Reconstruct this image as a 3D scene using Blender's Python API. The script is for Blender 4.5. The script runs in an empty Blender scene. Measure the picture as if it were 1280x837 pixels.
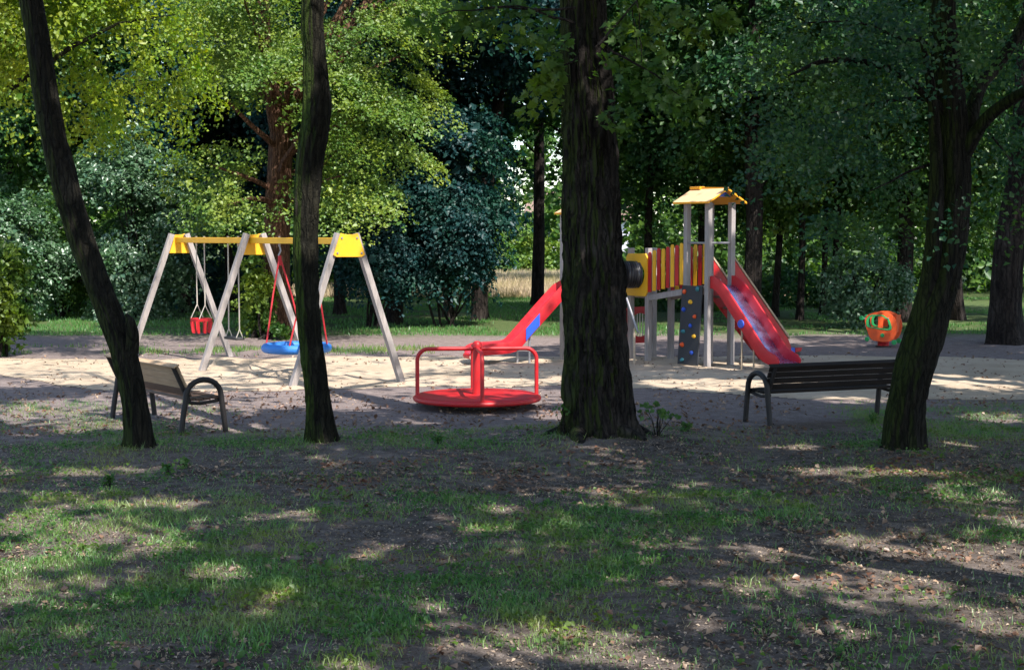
import bpy, bmesh, math, random
import numpy as np
from mathutils import Vector, Matrix, noise as mnoise

S = bpy.context.scene
COL = S.collection
R = math.radians
V = Vector
rng = np.random.default_rng(11)
random.seed(5)

# ------------------------------------------------------------------ camera, world, sun
FOC, CAMH, PITCH = 1850.0, 2.29, math.atan(123.5/1850.0)
cam = bpy.data.cameras.new('camera')
cam.sensor_width = 36.0
cam.lens = FOC/1280.0*36.0
cam.clip_end = 3000.0
cam_o = bpy.data.objects.new('camera', cam)
COL.objects.link(cam_o)
cam_o.location = (0, 0, CAMH)
cam_o.rotation_euler = (R(90)-PITCH, 0, 0)
S.camera = cam_o

SUN_EL, SUN_AZ = 52.0, math.degrees(math.atan2(0.53, -0.85))
world = bpy.data.worlds.new('World')
S.world = world
world.use_nodes = True
wn = world.node_tree
wn.nodes.clear()
sky = wn.nodes.new('ShaderNodeTexSky')
sky.sky_type = 'NISHITA'
sky.sun_disc = False
sky.sun_elevation = R(SUN_EL)
sky.sun_rotation = R(SUN_AZ)
bg = wn.nodes.new('ShaderNodeBackground')
bg.inputs[1].default_value = 0.15
wo = wn.nodes.new('ShaderNodeOutputWorld')
wn.links.new(sky.outputs[0], bg.inputs[0])
wn.links.new(bg.outputs[0], wo.inputs[0])

sd = V((math.sin(R(SUN_AZ))*math.cos(R(SUN_EL)), math.cos(R(SUN_AZ))*math.cos(R(SUN_EL)), math.sin(R(SUN_EL))))
sl = bpy.data.lights.new('sun', 'SUN')
sl.energy = 3.9
sl.angle = R(0.5)
sl.color = (1.0, 0.94, 0.86)
so = bpy.data.objects.new('sun', sl)
so.rotation_euler = sd.to_track_quat('Z', 'Y').to_euler()
so.location = (10, -10, 30)
COL.objects.link(so)
SUN = np.array(sd)

S.view_settings.view_transform = 'Standard'
S.view_settings.look = 'None'
S.view_settings.exposure = 1.34
S.view_settings.gamma = 1.0
S.render.engine = 'CYCLES'
S.cycles.max_bounces = 6
S.cycles.diffuse_bounces = 3
S.cycles.glossy_bounces = 2
S.cycles.transmission_bounces = 3
S.cycles.sample_clamp_indirect = 4.0

# ------------------------------------------------------------------ small helpers
def at(px, py, z=0.0):
    """the world point at height z seen at a pixel of the 1280-wide photograph"""
    u, v = (px-640)/FOC, (418.5-py)/FOC
    d = V((u, math.cos(PITCH)+v*math.sin(PITCH), -math.sin(PITCH)+v*math.cos(PITCH)))
    t = (z-CAMH)/d.z
    return V((d.x*t, d.y*t, z))

def atd(px, py, D):
    u, v = (px-640)/FOC, (418.5-py)/FOC
    d = V((u, math.cos(PITCH)+v*math.sin(PITCH), -math.sin(PITCH)+v*math.cos(PITCH)))
    t = D/d.y
    return V((d.x*t, D, CAMH+d.z*t))

def tag(o, label=None, cat=None, group=None, kind=None):
    if label: o['label'] = label
    if cat: o['category'] = cat
    if group: o['group'] = group
    if kind: o['kind'] = kind
    return o

def empty(name, loc, rz=0.0):
    o = bpy.data.objects.new(name, None)
    o.empty_display_size = 0.2
    COL.objects.link(o)
    o.location = loc
    o.rotation_euler = (0, 0, rz)
    return o

def kids(o):
    return [c for c in bpy.data.objects if c.parent == o]

def copy_tree(o, parent=None):
    c = o.copy()
    COL.objects.link(c)
    c.parent = parent
    for ch in kids(o):
        copy_tree(ch, c)
    return c

def link_mesh(name, me, m, parent=None):
    me.materials.append(m)
    o = bpy.data.objects.new(name, me)
    COL.objects.link(o)
    if parent is not None:
        o.parent = parent
    return o

class MB:
    """collects shapes and links them as ONE mesh object"""
    def __init__(self, origin=(0, 0, 0)):
        self.v, self.f, self.o = [], [], V(origin)
    def add(self, vs, fs):
        b = len(self.v)
        self.v += [V(p)-self.o for p in vs]
        self.f += [tuple(i+b for i in f) for f in fs]
    def bar(self, p0, p1, w, h=None, side=None):
        p0, p1 = V(p0), V(p1)
        h = h or w
        d = (p1-p0).normalized()
        s = V(side) if side is not None else (V((0, 0, 1)) if abs(d.z) < 0.95 else V((1, 0, 0)))
        u = (s - d*s.dot(d)).normalized()
        t = d.cross(u)
        vs = []
        for p in (p0, p1):
            for a, b in ((-1, -1), (1, -1), (1, 1), (-1, 1)):
                vs.append(p + u*(a*w/2) + t*(b*h/2))
        self.add(vs, [(3, 2, 1, 0), (4, 5, 6, 7), (0, 1, 5, 4), (1, 2, 6, 5), (2, 3, 7, 6), (3, 0, 4, 7)])
        return self
    def tube(self, pts, r, seg=10, cap=True):
        pts = [V(p) for p in pts]
        n = len(pts)
        rs = r if isinstance(r, (list, tuple)) else [r]*n
        tang = [(pts[min(i+1, n-1)]-pts[max(i-1, 0)]).normalized() for i in range(n)]
        up = V((0, 0, 1)) if abs(tang[0].z) < 0.9 else V((1, 0, 0))
        u = (up - tang[0]*up.dot(tang[0])).normalized()
        vs, fs = [], []
        for i in range(n):
            u = (u - tang[i]*u.dot(tang[i])).normalized()
            w = tang[i].cross(u)
            for k in range(seg):
                a = 2*math.pi*k/seg
                vs.append(pts[i] + (u*math.cos(a)+w*math.sin(a))*rs[i])
        for i in range(n-1):
            for k in range(seg):
                a, b = i*seg+k, i*seg+(k+1) % seg
                fs.append((a, b, b+seg, a+seg))
        if cap:
            fs.append(tuple(range(seg-1, -1, -1)))
            fs.append(tuple(range((n-1)*seg, n*seg)))
        self.add(vs, fs)
        return self
    def lathe(self, prof, c, seg=32, axis=None):
        c = V(c)
        ax = V(axis).normalized() if axis is not None else V((0, 0, 1))
        q = ax.to_track_quat('Z', 'Y')
        vs, fs = [], []
        n = len(prof)
        for (r, z) in prof:
            for k in range(seg):
                a = 2*math.pi*k/seg
                vs.append(c + q @ V((r*math.cos(a), r*math.sin(a), z)))
        for i in range(n-1):
            for k in range(seg):
                a, b = i*seg+k, i*seg+(k+1) % seg
                fs.append((a, b, b+seg, a+seg))
        if prof[0][0] > 1e-5: fs.append(tuple(range(seg-1, -1, -1)))
        if prof[-1][0] > 1e-5: fs.append(tuple(range((n-1)*seg, n*seg)))
        self.add(vs, fs)
        return self
    def plate(self, poly, ext):
        """a flat polygon of 3-d points pushed out by the vector ext"""
        poly = [V(p) for p in poly]
        ext = V(ext)
        n = len(poly)
        self.add(poly + [p+ext for p in poly],
                 [tuple(range(n-1, -1, -1)), tuple(range(n, 2*n))] + [(i, (i+1) % n, (i+1) % n+n, i+n) for i in range(n)])
        return self
    def ringplate(self, outer, inner, ext):
        """a board with a hole: outer and inner loops with the same number of points"""
        n = len(outer)
        ext = V(ext)
        o, i_ = [V(p) for p in outer], [V(p) for p in inner]
        vs = o + i_ + [p+ext for p in o] + [p+ext for p in i_]
        fs = []
        for k in range(n):
            j = (k+1) % n
            fs += [(k, n+k, n+j, j), (2*n+k, 2*n+j, 3*n+j, 3*n+k), (k, j, 2*n+j, 2*n+k), (n+k, 3*n+k, 3*n+j, n+j)]
        self.add(vs, fs)
        return self
    def build(self, name, m, parent=None, bevel=0.0, smooth=0, segs=2):
        me = bpy.data.meshes.new(name)
        bm = bmesh.new()
        bv = [bm.verts.new(p) for p in self.v]
        for f in self.f:
            try: bm.faces.new([bv[i] for i in f])
            except ValueError: pass
        bmesh.ops.remove_doubles(bm, verts=bm.verts, dist=1e-5)
        bmesh.ops.recalc_face_normals(bm, faces=bm.faces)
        if bevel:
            es = [e for e in bm.edges if len(e.link_faces) == 2 and e.calc_face_angle(0) > R(35)]
            bmesh.ops.bevel(bm, geom=es, offset=bevel, segments=segs, affect='EDGES', profile=0.6, clamp_overlap=True)
        if smooth:
            for f in bm.faces: f.smooth = True
            for e in bm.edges:
                if len(e.link_faces) == 2 and e.calc_face_angle(0) > R(smooth): e.smooth = False
        bm.to_mesh(me)
        bm.free()
        return link_mesh(name, me, m, parent)

def arc(c, u, w, r, a0, a1, n):
    c, u, w = V(c), V(u), V(w)
    return [c + u*(r*math.cos(R(a0+(a1-a0)*k/n))) + w*(r*math.sin(R(a0+(a1-a0)*k/n))) for k in range(n+1)]

# value noise on numpy arrays
def _hash(ix, iy, seed):
    h = (ix.astype(np.int64)*374761393 + iy.astype(np.int64)*668265263 + seed*974634777) & 0xffffffff
    h = ((h ^ (h >> 13))*1274126177) & 0xffffffff
    return ((h ^ (h >> 16)) & 0xffff)/65535.0
def vnoise(x, y, seed=0):
    x, y = np.asarray(x, float), np.asarray(y, float)
    ix, iy = np.floor(x), np.floor(y)
    fx, fy = x-ix, y-iy
    fx, fy = fx*fx*(3-2*fx), fy*fy*(3-2*fy)
    a, b = _hash(ix, iy, seed), _hash(ix+1, iy, seed)
    c, d = _hash(ix, iy+1, seed), _hash(ix+1, iy+1, seed)
    return (a*(1-fx)+b*fx)*(1-fy)+(c*(1-fx)+d*fx)*fy
def fbm(x, y, seed=0, oct=4):
    s, a, t = 0, 1.0, 0
    for o in range(oct):
        s = s + a*vnoise(np.asarray(x)*2**o, np.asarray(y)*2**o, seed+o*17); t += a; a *= 0.5
    return s/t

def raw_mesh(name, verts, faces_flat, per, m, parent=None):
    """fast mesh from numpy: verts (n,3), faces (k,per)"""
    me = bpy.data.meshes.new(name)
    k = len(faces_flat)
    me.vertices.add(len(verts))
    me.vertices.foreach_set('co', np.ascontiguousarray(verts, dtype=np.float32).ravel())
    me.loops.add(k*per)
    me.loops.foreach_set('vertex_index', np.ascontiguousarray(faces_flat, dtype=np.int32).ravel())
    me.polygons.add(k)
    me.polygons.foreach_set('loop_start', np.arange(0, k*per, per, dtype=np.int32))
    me.update(calc_edges=True)
    return link_mesh(name, me, m, parent)

# ------------------------------------------------------------------ materials
class NT:
    def __init__(self, name):
        self.m = bpy.data.materials.new(name)
        self.m.use_nodes = True
        self.n = self.m.node_tree.nodes
        self.l = self.m.node_tree.links
        self.n.clear()
        self.out = self.n.new('ShaderNodeOutputMaterial')
    def new(self, t, **kw):
        nd = self.n.new(t)
        for k, v in kw.items(): setattr(nd, k, v)
        return nd
    def put(self, sock, val):
        if isinstance(val, bpy.types.NodeSocket): self.l.new(val, sock)
        elif isinstance(val, (tuple, list)) and len(val) == 3 and sock.type == 'RGBA': sock.default_value = (*val, 1)
        else: sock.default_value = val
    def noise(self, vec, scale, detail=4, rough=0.55, dist=0.0):
        nd = self.new('ShaderNodeTexNoise')
        if vec is not None: self.l.new(vec, nd.inputs['Vector'])
        nd.inputs['Scale'].default_value = scale
        nd.inputs['Detail'].default_value = detail
        nd.inputs['Roughness'].default_value = rough
        nd.inputs['Distortion'].default_value = dist
        return nd.outputs['Fac']
    def ramp(self, fac, stops):
        nd = self.new('ShaderNodeValToRGB')
        el = nd.color_ramp.elements
        while len(el) < len(stops): el.new(0.5)
        for e, (p, c) in zip(el, stops):
            e.position = p
            e.color = (*c, 1) if isinstance(c, (tuple, list)) else (c, c, c, 1)
        self.l.new(fac, nd.inputs[0])
        return nd.outputs[0]
    def mix(self, fac, a, b, mode='MIX'):
        nd = self.new('ShaderNodeMix', data_type='RGBA', blend_type=mode)
        self.put(nd.inputs[0], fac); self.put(nd.inputs[6], a); self.put(nd.inputs[7], b)
        return nd.outputs[2]
    def math(self, op, a, b=0.0):
        nd = self.new('ShaderNodeMath', operation=op)
        self.put(nd.inputs[0], a); self.put(nd.inputs[1], b)
        return nd.outputs[0]
    def map(self, vec, scale=(1, 1, 1)):
        nd = self.new('ShaderNodeMapping')
        self.l.new(vec, nd.inputs[0]); nd.inputs[3].default_value = scale
        return nd.outputs[0]
    def coord(self, which='Object'):
        return self.new('ShaderNodeTexCoord').outputs[which]
    def geo(self, which):
        return self.new('ShaderNodeNewGeometry').outputs[which]
    def bump(self, h, strength=0.3, dist=0.01):
        nd = self.new('ShaderNodeBump')
        nd.inputs['Strength'].default_value = strength
        nd.inputs['Distance'].default_value = dist
        self.l.new(h, nd.inputs['Height'])
        return nd.outputs[0]
    def bsdf(self, color, rough=0.5, metal=0.0, spec=0.5, normal=None, coat=0.0):
        nd = self.new('ShaderNodeBsdfPrincipled')
        self.put(nd.inputs['Base Color'], color); self.put(nd.inputs['Roughness'], rough)
        self.put(nd.inputs['Metallic'], metal)
        nd.inputs['Specular IOR Level'].default_value = spec
        nd.inputs['Coat Weight'].default_value = coat
        if normal is not None: self.l.new(normal, nd.inputs['Normal'])
        self.l.new(nd.outputs[0], self.out.inputs[0])
        return self.m

def paint(name, c, rough=0.4, dirt=0.25, metal=0.0, coat=0.0):
    t = NT(name)
    o = t.coord()
    n1 = t.noise(o, 9, 5, 0.65)
    n2 = t.noise(o, 60, 3)
    col = t.mix(t.math('MULTIPLY', t.ramp(n1, [(0.42, 0.0), (0.72, 1.0)]), dirt), c, tuple(0.55*x+0.035 for x in c))
    col = t.mix(t.math('MULTIPLY', t.ramp(n2, [(0.6, 0.0), (0.75, 1.0)]), dirt*0.6), col, (0.16, 0.14, 0.11))
    n3 = t.noise(o, 3.1, 4, 0.6)
    col = t.mix(t.math('MULTIPLY', t.ramp(n3, [(0.5, 0), (0.75, 1)]), min(.4, dirt)), col, tuple(min(.8, .85*x+.03) for x in c))
    rg = t.math('ADD', t.math('MULTIPLY', n1, 0.25), rough-0.1)
    return t.bsdf(col, rg, metal, 0.5, t.bump(n2, 0.06, 0.004), coat)

def wood(name, a, b, axis='Z', rough=0.7, scale=14):
    t = NT(name)
    o = t.coord()
    sc = {'X': (1, scale, scale), 'Y': (scale, 1, scale), 'Z': (scale, scale, 1)}[axis]
    g = t.noise(t.map(o, sc), 3.0, 5, 0.6, 0.4)
    w = t.noise(o, 1.7, 3)
    isl = t.geo('Random Per Island')
    col = t.mix(t.ramp(g, [(0.3, 0.0), (0.7, 1.0)]), a, b)
    col = t.mix(t.math('MULTIPLY', t.ramp(w, [(0.4, 0), (0.7, 1)]), 0.35), col, tuple(0.6*x for x in a))
    return t.bsdf(col, rough, 0, 0.3, t.bump(g, 0.25, 0.004))

def leafmat(name, a, b, c=None, trans=0.45, gloss=0.08, rough=0.45):
    t = NT(name)
    isl = t.geo('Random Per Island')
    pos = t.geo('Position')
    col = t.mix(isl, a, b)
    n = t.noise(pos, 0.9, 3)
    if c: col = t.mix(t.ramp(n, [(0.45, 0.0), (0.68, 0.9)]), col, c)
    hs = t.new('ShaderNodeHueSaturation')
    hs.inputs['Hue'].default_value = 0.492
    hs.inputs['Saturation'].default_value = 1.1
    hs.inputs['Value'].default_value = 1.5
    t.l.new(col, hs.inputs['Color'])
    d = t.new('ShaderNodeBsdfDiffuse'); t.l.new(col, d.inputs[0])
    tr = t.new('ShaderNodeBsdfTranslucent'); t.l.new(hs.outputs[0], tr.inputs[0])
    g = t.new('ShaderNodeBsdfGlossy'); g.inputs[1].default_value = rough; g.inputs[0].default_value = (0.8, 0.85, 0.85, 1)
    m1 = t.new('ShaderNodeMixShader'); m1.inputs[0].default_value = trans
    t.l.new(d.outputs[0], m1.inputs[1]); t.l.new(tr.outputs[0], m1.inputs[2])
    m2 = t.new('ShaderNodeMixShader')
    m2.inputs[0].default_value = gloss
    t.l.new(m1.outputs[0], m2.inputs[1]); t.l.new(g.outputs[0], m2.inputs[2])
    t.l.new(m2.outputs[0], t.out.inputs[0])
    return t.m

def barkmat(name, dark, light, moss=None, vs=1.0, moss_amt=0.8):
    t = NT(name)
    o = t.coord()
    ridge = t.noise(t.map(o, (9*vs, 9*vs, 1.3*vs)), 2.0, 6, 0.62, 0.6)
    fine = t.noise(o, 45*vs, 4, 0.6)
    patch = t.noise(o, 2.2, 4)
    col = t.mix(t.ramp(ridge, [(0.33, 0.0), (0.66, 1.0)]), dark, light)
    col = t.mix(t.math('MULTIPLY', t.ramp(patch, [(0.52, 0), (0.75, 1)]), 0.55), col, tuple(min(1, 1.8*x+0.02) for x in light))
    col = t.mix(t.math('MULTIPLY', fine, 0.35), col, tuple(0.5*x for x in dark))
    if moss:
        nx = t.new('ShaderNodeSeparateXYZ'); t.l.new(t.geo('Normal'), nx.inputs[0])
        f = t.math('ADD', t.math('MULTIPLY', nx.outputs[0], -0.9), t.math('MULTIPLY', t.noise(o, 4.0, 5, 0.65), 0.8))
        col = t.mix(t.math('MULTIPLY', t.ramp(f, [(0.45, 0.0), (0.95, 1.0)]), moss_amt), col, moss)
    wv = t.new('ShaderNodeVectorMath', operation='ADD')
    nz = t.new('ShaderNodeTexNoise'); t.l.new(o, nz.inputs['Vector']); nz.inputs['Scale'].default_value = 7
    t.l.new(t.map(o, (15*vs, 15*vs, 1.7*vs)), wv.inputs[0]); t.l.new(nz.outputs['Color'], wv.inputs[1])
    vo = t.new('ShaderNodeTexVoronoi', feature='DISTANCE_TO_EDGE'); t.l.new(wv.outputs[0], vo.inputs['Vector']); vo.inputs['Scale'].default_value = 1.0
    crack = t.ramp(vo.outputs['Distance'], [(0.0, 0.35), (0.16, 1.0)])
    col = t.mix(crack, tuple(0.35*x for x in dark), col)
    h = t.math('ADD', t.math('ADD', t.math('MULTIPLY', ridge, 0.6), t.math('MULTIPLY', fine, 0.3)), t.math('MULTIPLY', crack, 0.5))
    return t.bsdf(col, 0.9, 0, 0.15, t.bump(h, 1.0, 0.05))

M = {}
M['red'] = paint('red_paint', (0.46, 0.006, 0.010), 0.46, 0.3)
M['red_plastic'] = paint('red_plastic', (0.50, 0.005, 0.014), 0.46, 0.22)
M['slide_floor'] = paint('sky_tinted_steel', (0.50, 0.56, 0.90), 0.24, 0.03, metal=1.0)  # steel tinted blue: the sky's reflection is put into its colour
M['yellow'] = paint('yellow_paint', (0.80, 0.42, 0.012), 0.5, 0.22)
M['steel'] = paint('brushed_steel_sheet', (0.70, 0.73, 0.80), 0.28, 0.03, metal=1.0)
def roof_paint():
    t = NT('roof_board')
    o = t.coord()
    sz = t.new('ShaderNodeSeparateXYZ'); t.l.new(t.geo('True Normal'), sz.inputs[0])
    n = t.noise(o, 6, 5, .6)
    top = t.mix(n, (0.60, 0.37, 0.19), (0.66, 0.45, 0.26))
    f = t.math('GREATER_THAN', sz.outputs[2], 0.5)
    col = t.mix(f, (0.78, 0.34, 0.02), top)
    return t.bsdf(col, .6, 0, .3, t.bump(n, .1, .004))
M['roof'] = roof_paint()
M['blue'] = paint('blue_plastic', (0.015, 0.08, 0.52), 0.35, 0.2)
M['nest_blue'] = paint('nest_blue', (0.02, 0.17, 0.55), 0.55, 0.25)
M['metal'] = paint('galvanised_steel', (0.34, 0.34, 0.37), 0.45, 0.4, metal=0.6)
M['rope'] = paint('pale_rope', (0.42, 0.39, 0.34), 0.8, 0.2)
M['redrope'] = paint('red_rope', (0.48, 0.02, 0.03), 0.7, 0.2)
M['black'] = paint('black_plastic', (0.012, 0.013, 0.018), 0.3, 0.2)
M['rubber'] = paint('dark_rubber', (0.03, 0.03, 0.032), 0.7, 0.2)
M['slate'] = paint('slate_panel', (0.030, 0.033, 0.040), 0.75, 0.3)
M['white'] = paint('white_bars', (0.6, 0.56, 0.5), 0.5, 0.3)
M['teal'] = paint('teal_hold', (0.02, 0.16, 0.2), 0.5, 0.2)
M['orange'] = paint('orange_panel', (0.75, 0.09, 0.012), 0.45, 0.3)
M['green'] = paint('green_panel', (0.02, 0.33, 0.09), 0.45, 0.2)
M['post'] = wood('grey_post_wood', (0.27, 0.245, 0.245), (0.38, 0.345, 0.34), 'Z')
M['leg'] = wood('larch_leg_wood', (0.25, 0.225, 0.215), (0.38, 0.34, 0.325), 'Z')
M['deck'] = wood('deck_wood', (0.22, 0.18, 0.15), (0.33, 0.28, 0.24), 'X')
M['trim'] = wood('beige_trim_wood', (0.38, 0.29, 0.20), (0.52, 0.41, 0.3), 'X')
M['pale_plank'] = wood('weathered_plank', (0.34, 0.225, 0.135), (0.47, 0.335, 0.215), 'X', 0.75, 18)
M['brown_plank'] = wood('brown_plank', (0.085, 0.05, 0.035), (0.13, 0.08, 0.06), 'X', 0.6, 18)
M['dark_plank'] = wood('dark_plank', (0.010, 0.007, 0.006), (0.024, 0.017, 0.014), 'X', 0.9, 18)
M['bench_steel'] = paint('dark_bench_steel', (0.010, 0.007, 0.007), 0.62, 0.12)
M['bark3'] = barkmat('grey_brown_bark', (0.005, 0.004, 0.004), (0.040, 0.034, 0.030), (0.034, 0.048, 0.008), 0.9)
M['bark1'] = barkmat('mossy_bark', (0.004, 0.004, 0.003), (0.026, 0.023, 0.016), (0.028, 0.042, 0.007), 1.3)
M['bark2'] = barkmat('green_bark', (0.004, 0.004, 0.003), (0.025, 0.023, 0.015), (0.036, 0.060, 0.008), 1.3, 1.0)
M['barkb'] = barkmat('red_brown_bark', (0.07, 0.035, 0.022), (0.21, 0.115, 0.075), None, 0.9)
M['barkd'] = barkmat('dark_bark', (0.009, 0.007, 0.007), (0.045, 0.036, 0.031), None, 0.8)
M['leaf_linden'] = leafmat('linden_leaf', (0.085, 0.19, 0.014), (0.22, 0.32, 0.028), (0.26, 0.29, 0.024), 0.42, 0.03)
M['leaf_maple'] = leafmat('maple_leaf', (0.05, 0.13, 0.025), (0.15, 0.24, 0.04), (0.23, 0.29, 0.04), 0.4, 0.03)
M['leaf_grey'] = leafmat('grey_green_leaf', (0.035, 0.10, 0.045), (0.12, 0.20, 0.11), (0.045, 0.11, 0.03), 0.3, 0.06, 0.4)
M['leaf_dark'] = leafmat('dark_leaf', (0.014, 0.062, 0.024), (0.038, 0.105, 0.026), (0.08, 0.155, 0.018), 0.4, 0.025)
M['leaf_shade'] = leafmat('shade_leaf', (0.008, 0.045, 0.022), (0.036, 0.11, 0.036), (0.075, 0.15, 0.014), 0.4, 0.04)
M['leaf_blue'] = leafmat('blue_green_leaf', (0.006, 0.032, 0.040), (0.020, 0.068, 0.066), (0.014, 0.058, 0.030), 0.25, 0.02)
M['leaf_mid'] = leafmat('mid_green_leaf', (0.03, 0.10, 0.02), (0.08, 0.165, 0.03), (0.13, 0.19, 0.02), 0.42, 0.03)
M['chips'] = leafmat('leaf_crumb', (0.025, 0.017, 0.012), (0.46, 0.36, 0.27), (0.12, 0.075, 0.05), 0.05, 0.02)
M['dry_grass'] = leafmat('dry_blade', (0.20, 0.165, 0.09), (0.42, 0.35, 0.22), (0.17, 0.19, 0.07), 0.25, 0.02)
M['leaf_wood'] = leafmat('far_wood_leaf', (0.012, 0.05, 0.02), (0.075, 0.17, 0.03), (0.12, 0.21, 0.025), 0.45, 0.02)
M['litter'] = leafmat('dry_leaf', (0.08, 0.04, 0.025), (0.36, 0.25, 0.165), (0.17, 0.07, 0.04), 0.1, 0.05)
M['grass'] = leafmat('grass_blade', (0.055, 0.17, 0.034), (0.14, 0.27, 0.055), (0.24, 0.26, 0.075), 0.35, 0.05)
M['lawn'] = leafmat('lawn_blade', (0.05, 0.16, 0.035), (0.11, 0.24, 0.055), None, 0.35, 0.04)
M['straw'] = leafmat('straw_blade', (0.42, 0.33, 0.22), (0.60, 0.48, 0.36), (0.40, 0.36, 0.14), 0.3, 0.02)

def ground_material():
    t = NT('park_ground')
    p = t.geo('Position')
    sx = t.new('ShaderNodeSeparateXYZ'); t.l.new(p, sx.inputs[0])
    wob = t.noise(p, 0.45, 5, 0.6)
    y = t.math('ADD', sx.outputs[1], t.math('MULTIPLY', t.math('SUBTRACT', wob, 0.5), 6.0))
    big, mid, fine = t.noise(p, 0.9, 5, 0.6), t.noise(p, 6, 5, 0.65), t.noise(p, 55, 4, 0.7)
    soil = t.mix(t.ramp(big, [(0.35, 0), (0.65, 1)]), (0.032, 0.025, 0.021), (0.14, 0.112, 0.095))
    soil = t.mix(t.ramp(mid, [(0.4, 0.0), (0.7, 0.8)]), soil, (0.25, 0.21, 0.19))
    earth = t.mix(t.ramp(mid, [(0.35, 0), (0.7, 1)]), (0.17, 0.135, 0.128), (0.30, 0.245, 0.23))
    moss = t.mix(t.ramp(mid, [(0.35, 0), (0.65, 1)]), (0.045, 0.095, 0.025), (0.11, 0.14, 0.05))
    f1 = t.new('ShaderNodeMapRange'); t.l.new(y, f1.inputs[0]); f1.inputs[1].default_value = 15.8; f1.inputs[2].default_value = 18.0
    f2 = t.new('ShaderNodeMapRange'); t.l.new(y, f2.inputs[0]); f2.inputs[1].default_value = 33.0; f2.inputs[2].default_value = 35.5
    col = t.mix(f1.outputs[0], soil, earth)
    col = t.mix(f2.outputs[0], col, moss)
    col = t.mix(t.ramp(fine, [(0.35, 0.55), (0.6, 0.0)]), col, (0.03, 0.022, 0.018))
    col = t.mix(t.ramp(t.noise(p, 38, 3), [(0.62, 0.0), (0.72, 0.55)]), col, (0.36, 0.31, 0.28))
    h = t.math('ADD', t.math('MULTIPLY', mid, 0.6), t.math('MULTIPLY', fine, 0.4))
    return t.bsdf(col, 0.95, 0, 0.15, t.bump(h, 0.8, 0.04))
def sand_material():
    t = NT('play_sand')
    p = t.geo('Position')
    big, mid, fine = t.noise(p, 0.8, 4), t.noise(p, 5, 6, 0.65), t.noise(p, 70, 3, 0.7)
    col = t.mix(t.ramp(big, [(0.3, 0), (0.7, 1)]), (0.39, 0.305, 0.22), (0.51, 0.41, 0.305))
    col = t.mix(t.ramp(mid, [(0.56, 0.0), (0.74, 0.7)]), col, (0.30, 0.22, 0.155))
    col = t.mix(t.ramp(fine, [(0.58, 0.0), (0.72, 0.4)]), col, (0.22, 0.16, 0.12))
    return t.bsdf(col, 0.95, 0, 0.1, t.bump(t.math('ADD', mid, t.math('MULTIPLY', fine, 0.35)), 0.7, 0.06))
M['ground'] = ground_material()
M['sand'] = sand_material()

# ------------------------------------------------------------------ where sunlight comes through the canopy (x, y, rx, ry on the ground)
LIT = np.array([(-5.36, 25.6, 4.52, 2.62), (-7.38, 25.08, 1.6, 2.95), (-2.76, 23.15, 3.75, 1.02), (-0.25, 23.25, 1.38, 0.77), (3.27, 22.77, 1.35, 0.99), (-8.54, 33.6, 3.37, 1.6), (-11.58, 39.01, 1.89, 2.16), (-8.15, 39.67, 1.93, 1.49), (-1.58, 29.21, 0.95, 0.61), (-5.18, 19.74, 2.0, 2.38), (-2.46, 20.72, 2.23, 1.53), (-0.45, 21.02, 1.24, 1.47), (0.51, 18.8, 0.25, 0.84), (-3.25, 17.59, 0.57, 0.44), (7.13, 22.95, 0.86, 1.5), (6.07, 18.62, 0.6, 0.66), (4.7, 20.62, 0.67, 0.61), (6.56, 24.18, 0.39, 0.7), (-3.41, 10.65, 0.43, 1.35), (-3.95, 11.69, 0.25, 0.46), (-2.66, 10.83, 0.26, 0.45), (-2.04, 10.06, 0.35, 0.24), (-1.52, 9.12, 0.14, 0.48), (-0.54, 8.97, 0.15, 0.25), (-1.06, 10.49, 0.16, 0.19), (-3.06, 12.48, 0.61, 0.26), (-5.43, 17.25, 0.56, 0.71), (0.27, 8.3, 0.67, 0.43), (-0.35, 8.04, 0.17, 0.22), (0.78, 7.89, 0.38, 0.27), (1.12, 8.54, 0.18, 0.18), (2.94, 10.3, 0.61, 0.87), (2.72, 11.06, 0.3, 0.35), (4.13, 13.01, 0.42, 0.97), (3.42, 14.28, 0.85, 0.34), (3.95, 11.69, 0.25, 0.46), (1.69, 10.62, 0.17, 0.22), (0.0, 12.19, 0.16, 0.21), (0.87, 13.27, 0.29, 0.21), (3.12, 15.91, 0.34, 0.36), (1.9, 8.45, 0.23, 0.17), (2.84, 8.63, 0.19, 0.29), (-0.94, 7.8, 0.21, 0.15), (-4.05, 14.28, 0.46, 0.29), (-4.9, 14.28, 0.23, 0.39), (4.85, 15.91, 0.34, 0.36), (-1.86, 12.18, 0.26, 0.18), (7.65, 35.37, 1.34, 1.48), (11.58, 37.61, 1.42, 2.01), (0.3, 48.0, 2.6, 5.0), (0.6, 63.0, 3.2, 8.0)])
# things that stand in the sun (centre, radius)
SUNNY = [((-9.5, 26.5, 6.5), 4.2), ((-5.0, 33.0, 6.5), 4.2), ((-2.0, 33.0, 7.5), 2.6), ((-13.5, 41, 2.6), 4.2), ((-10.0, 40, 2.6), 3.0),
         ((-4.4, 25.4, 1.6), 3.0), ((-2.6, 22.8, 1.5), 1.6), ((-6.4, 27.6, 1.5), 1.8),
         ((3.5, 26.1, 3.0), 0.75), ((4.1, 25.3, 0.9), 0.75), ((2.8, 26.6, 1.7), 0.5), ((0.2, 26.7, 0.8), 0.8), ((-0.5, 21.0, 0.5), 1.1),
         ((-4.4, 18.0, 0.6), 0.9), ((12.0, 41, 3.5), 1.6), ((14.5, 42, 3.2), 1.6), ((8.6, 41, 3.0), 1.2), ((6.5, 38, 7.5), 1.8), ((-5.3, 33.4, 2.5), 1.0), ((-5.3, 33.4, 4.2), 0.9), ((-5.3, 33.4, 1.0), 0.8)]

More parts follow.
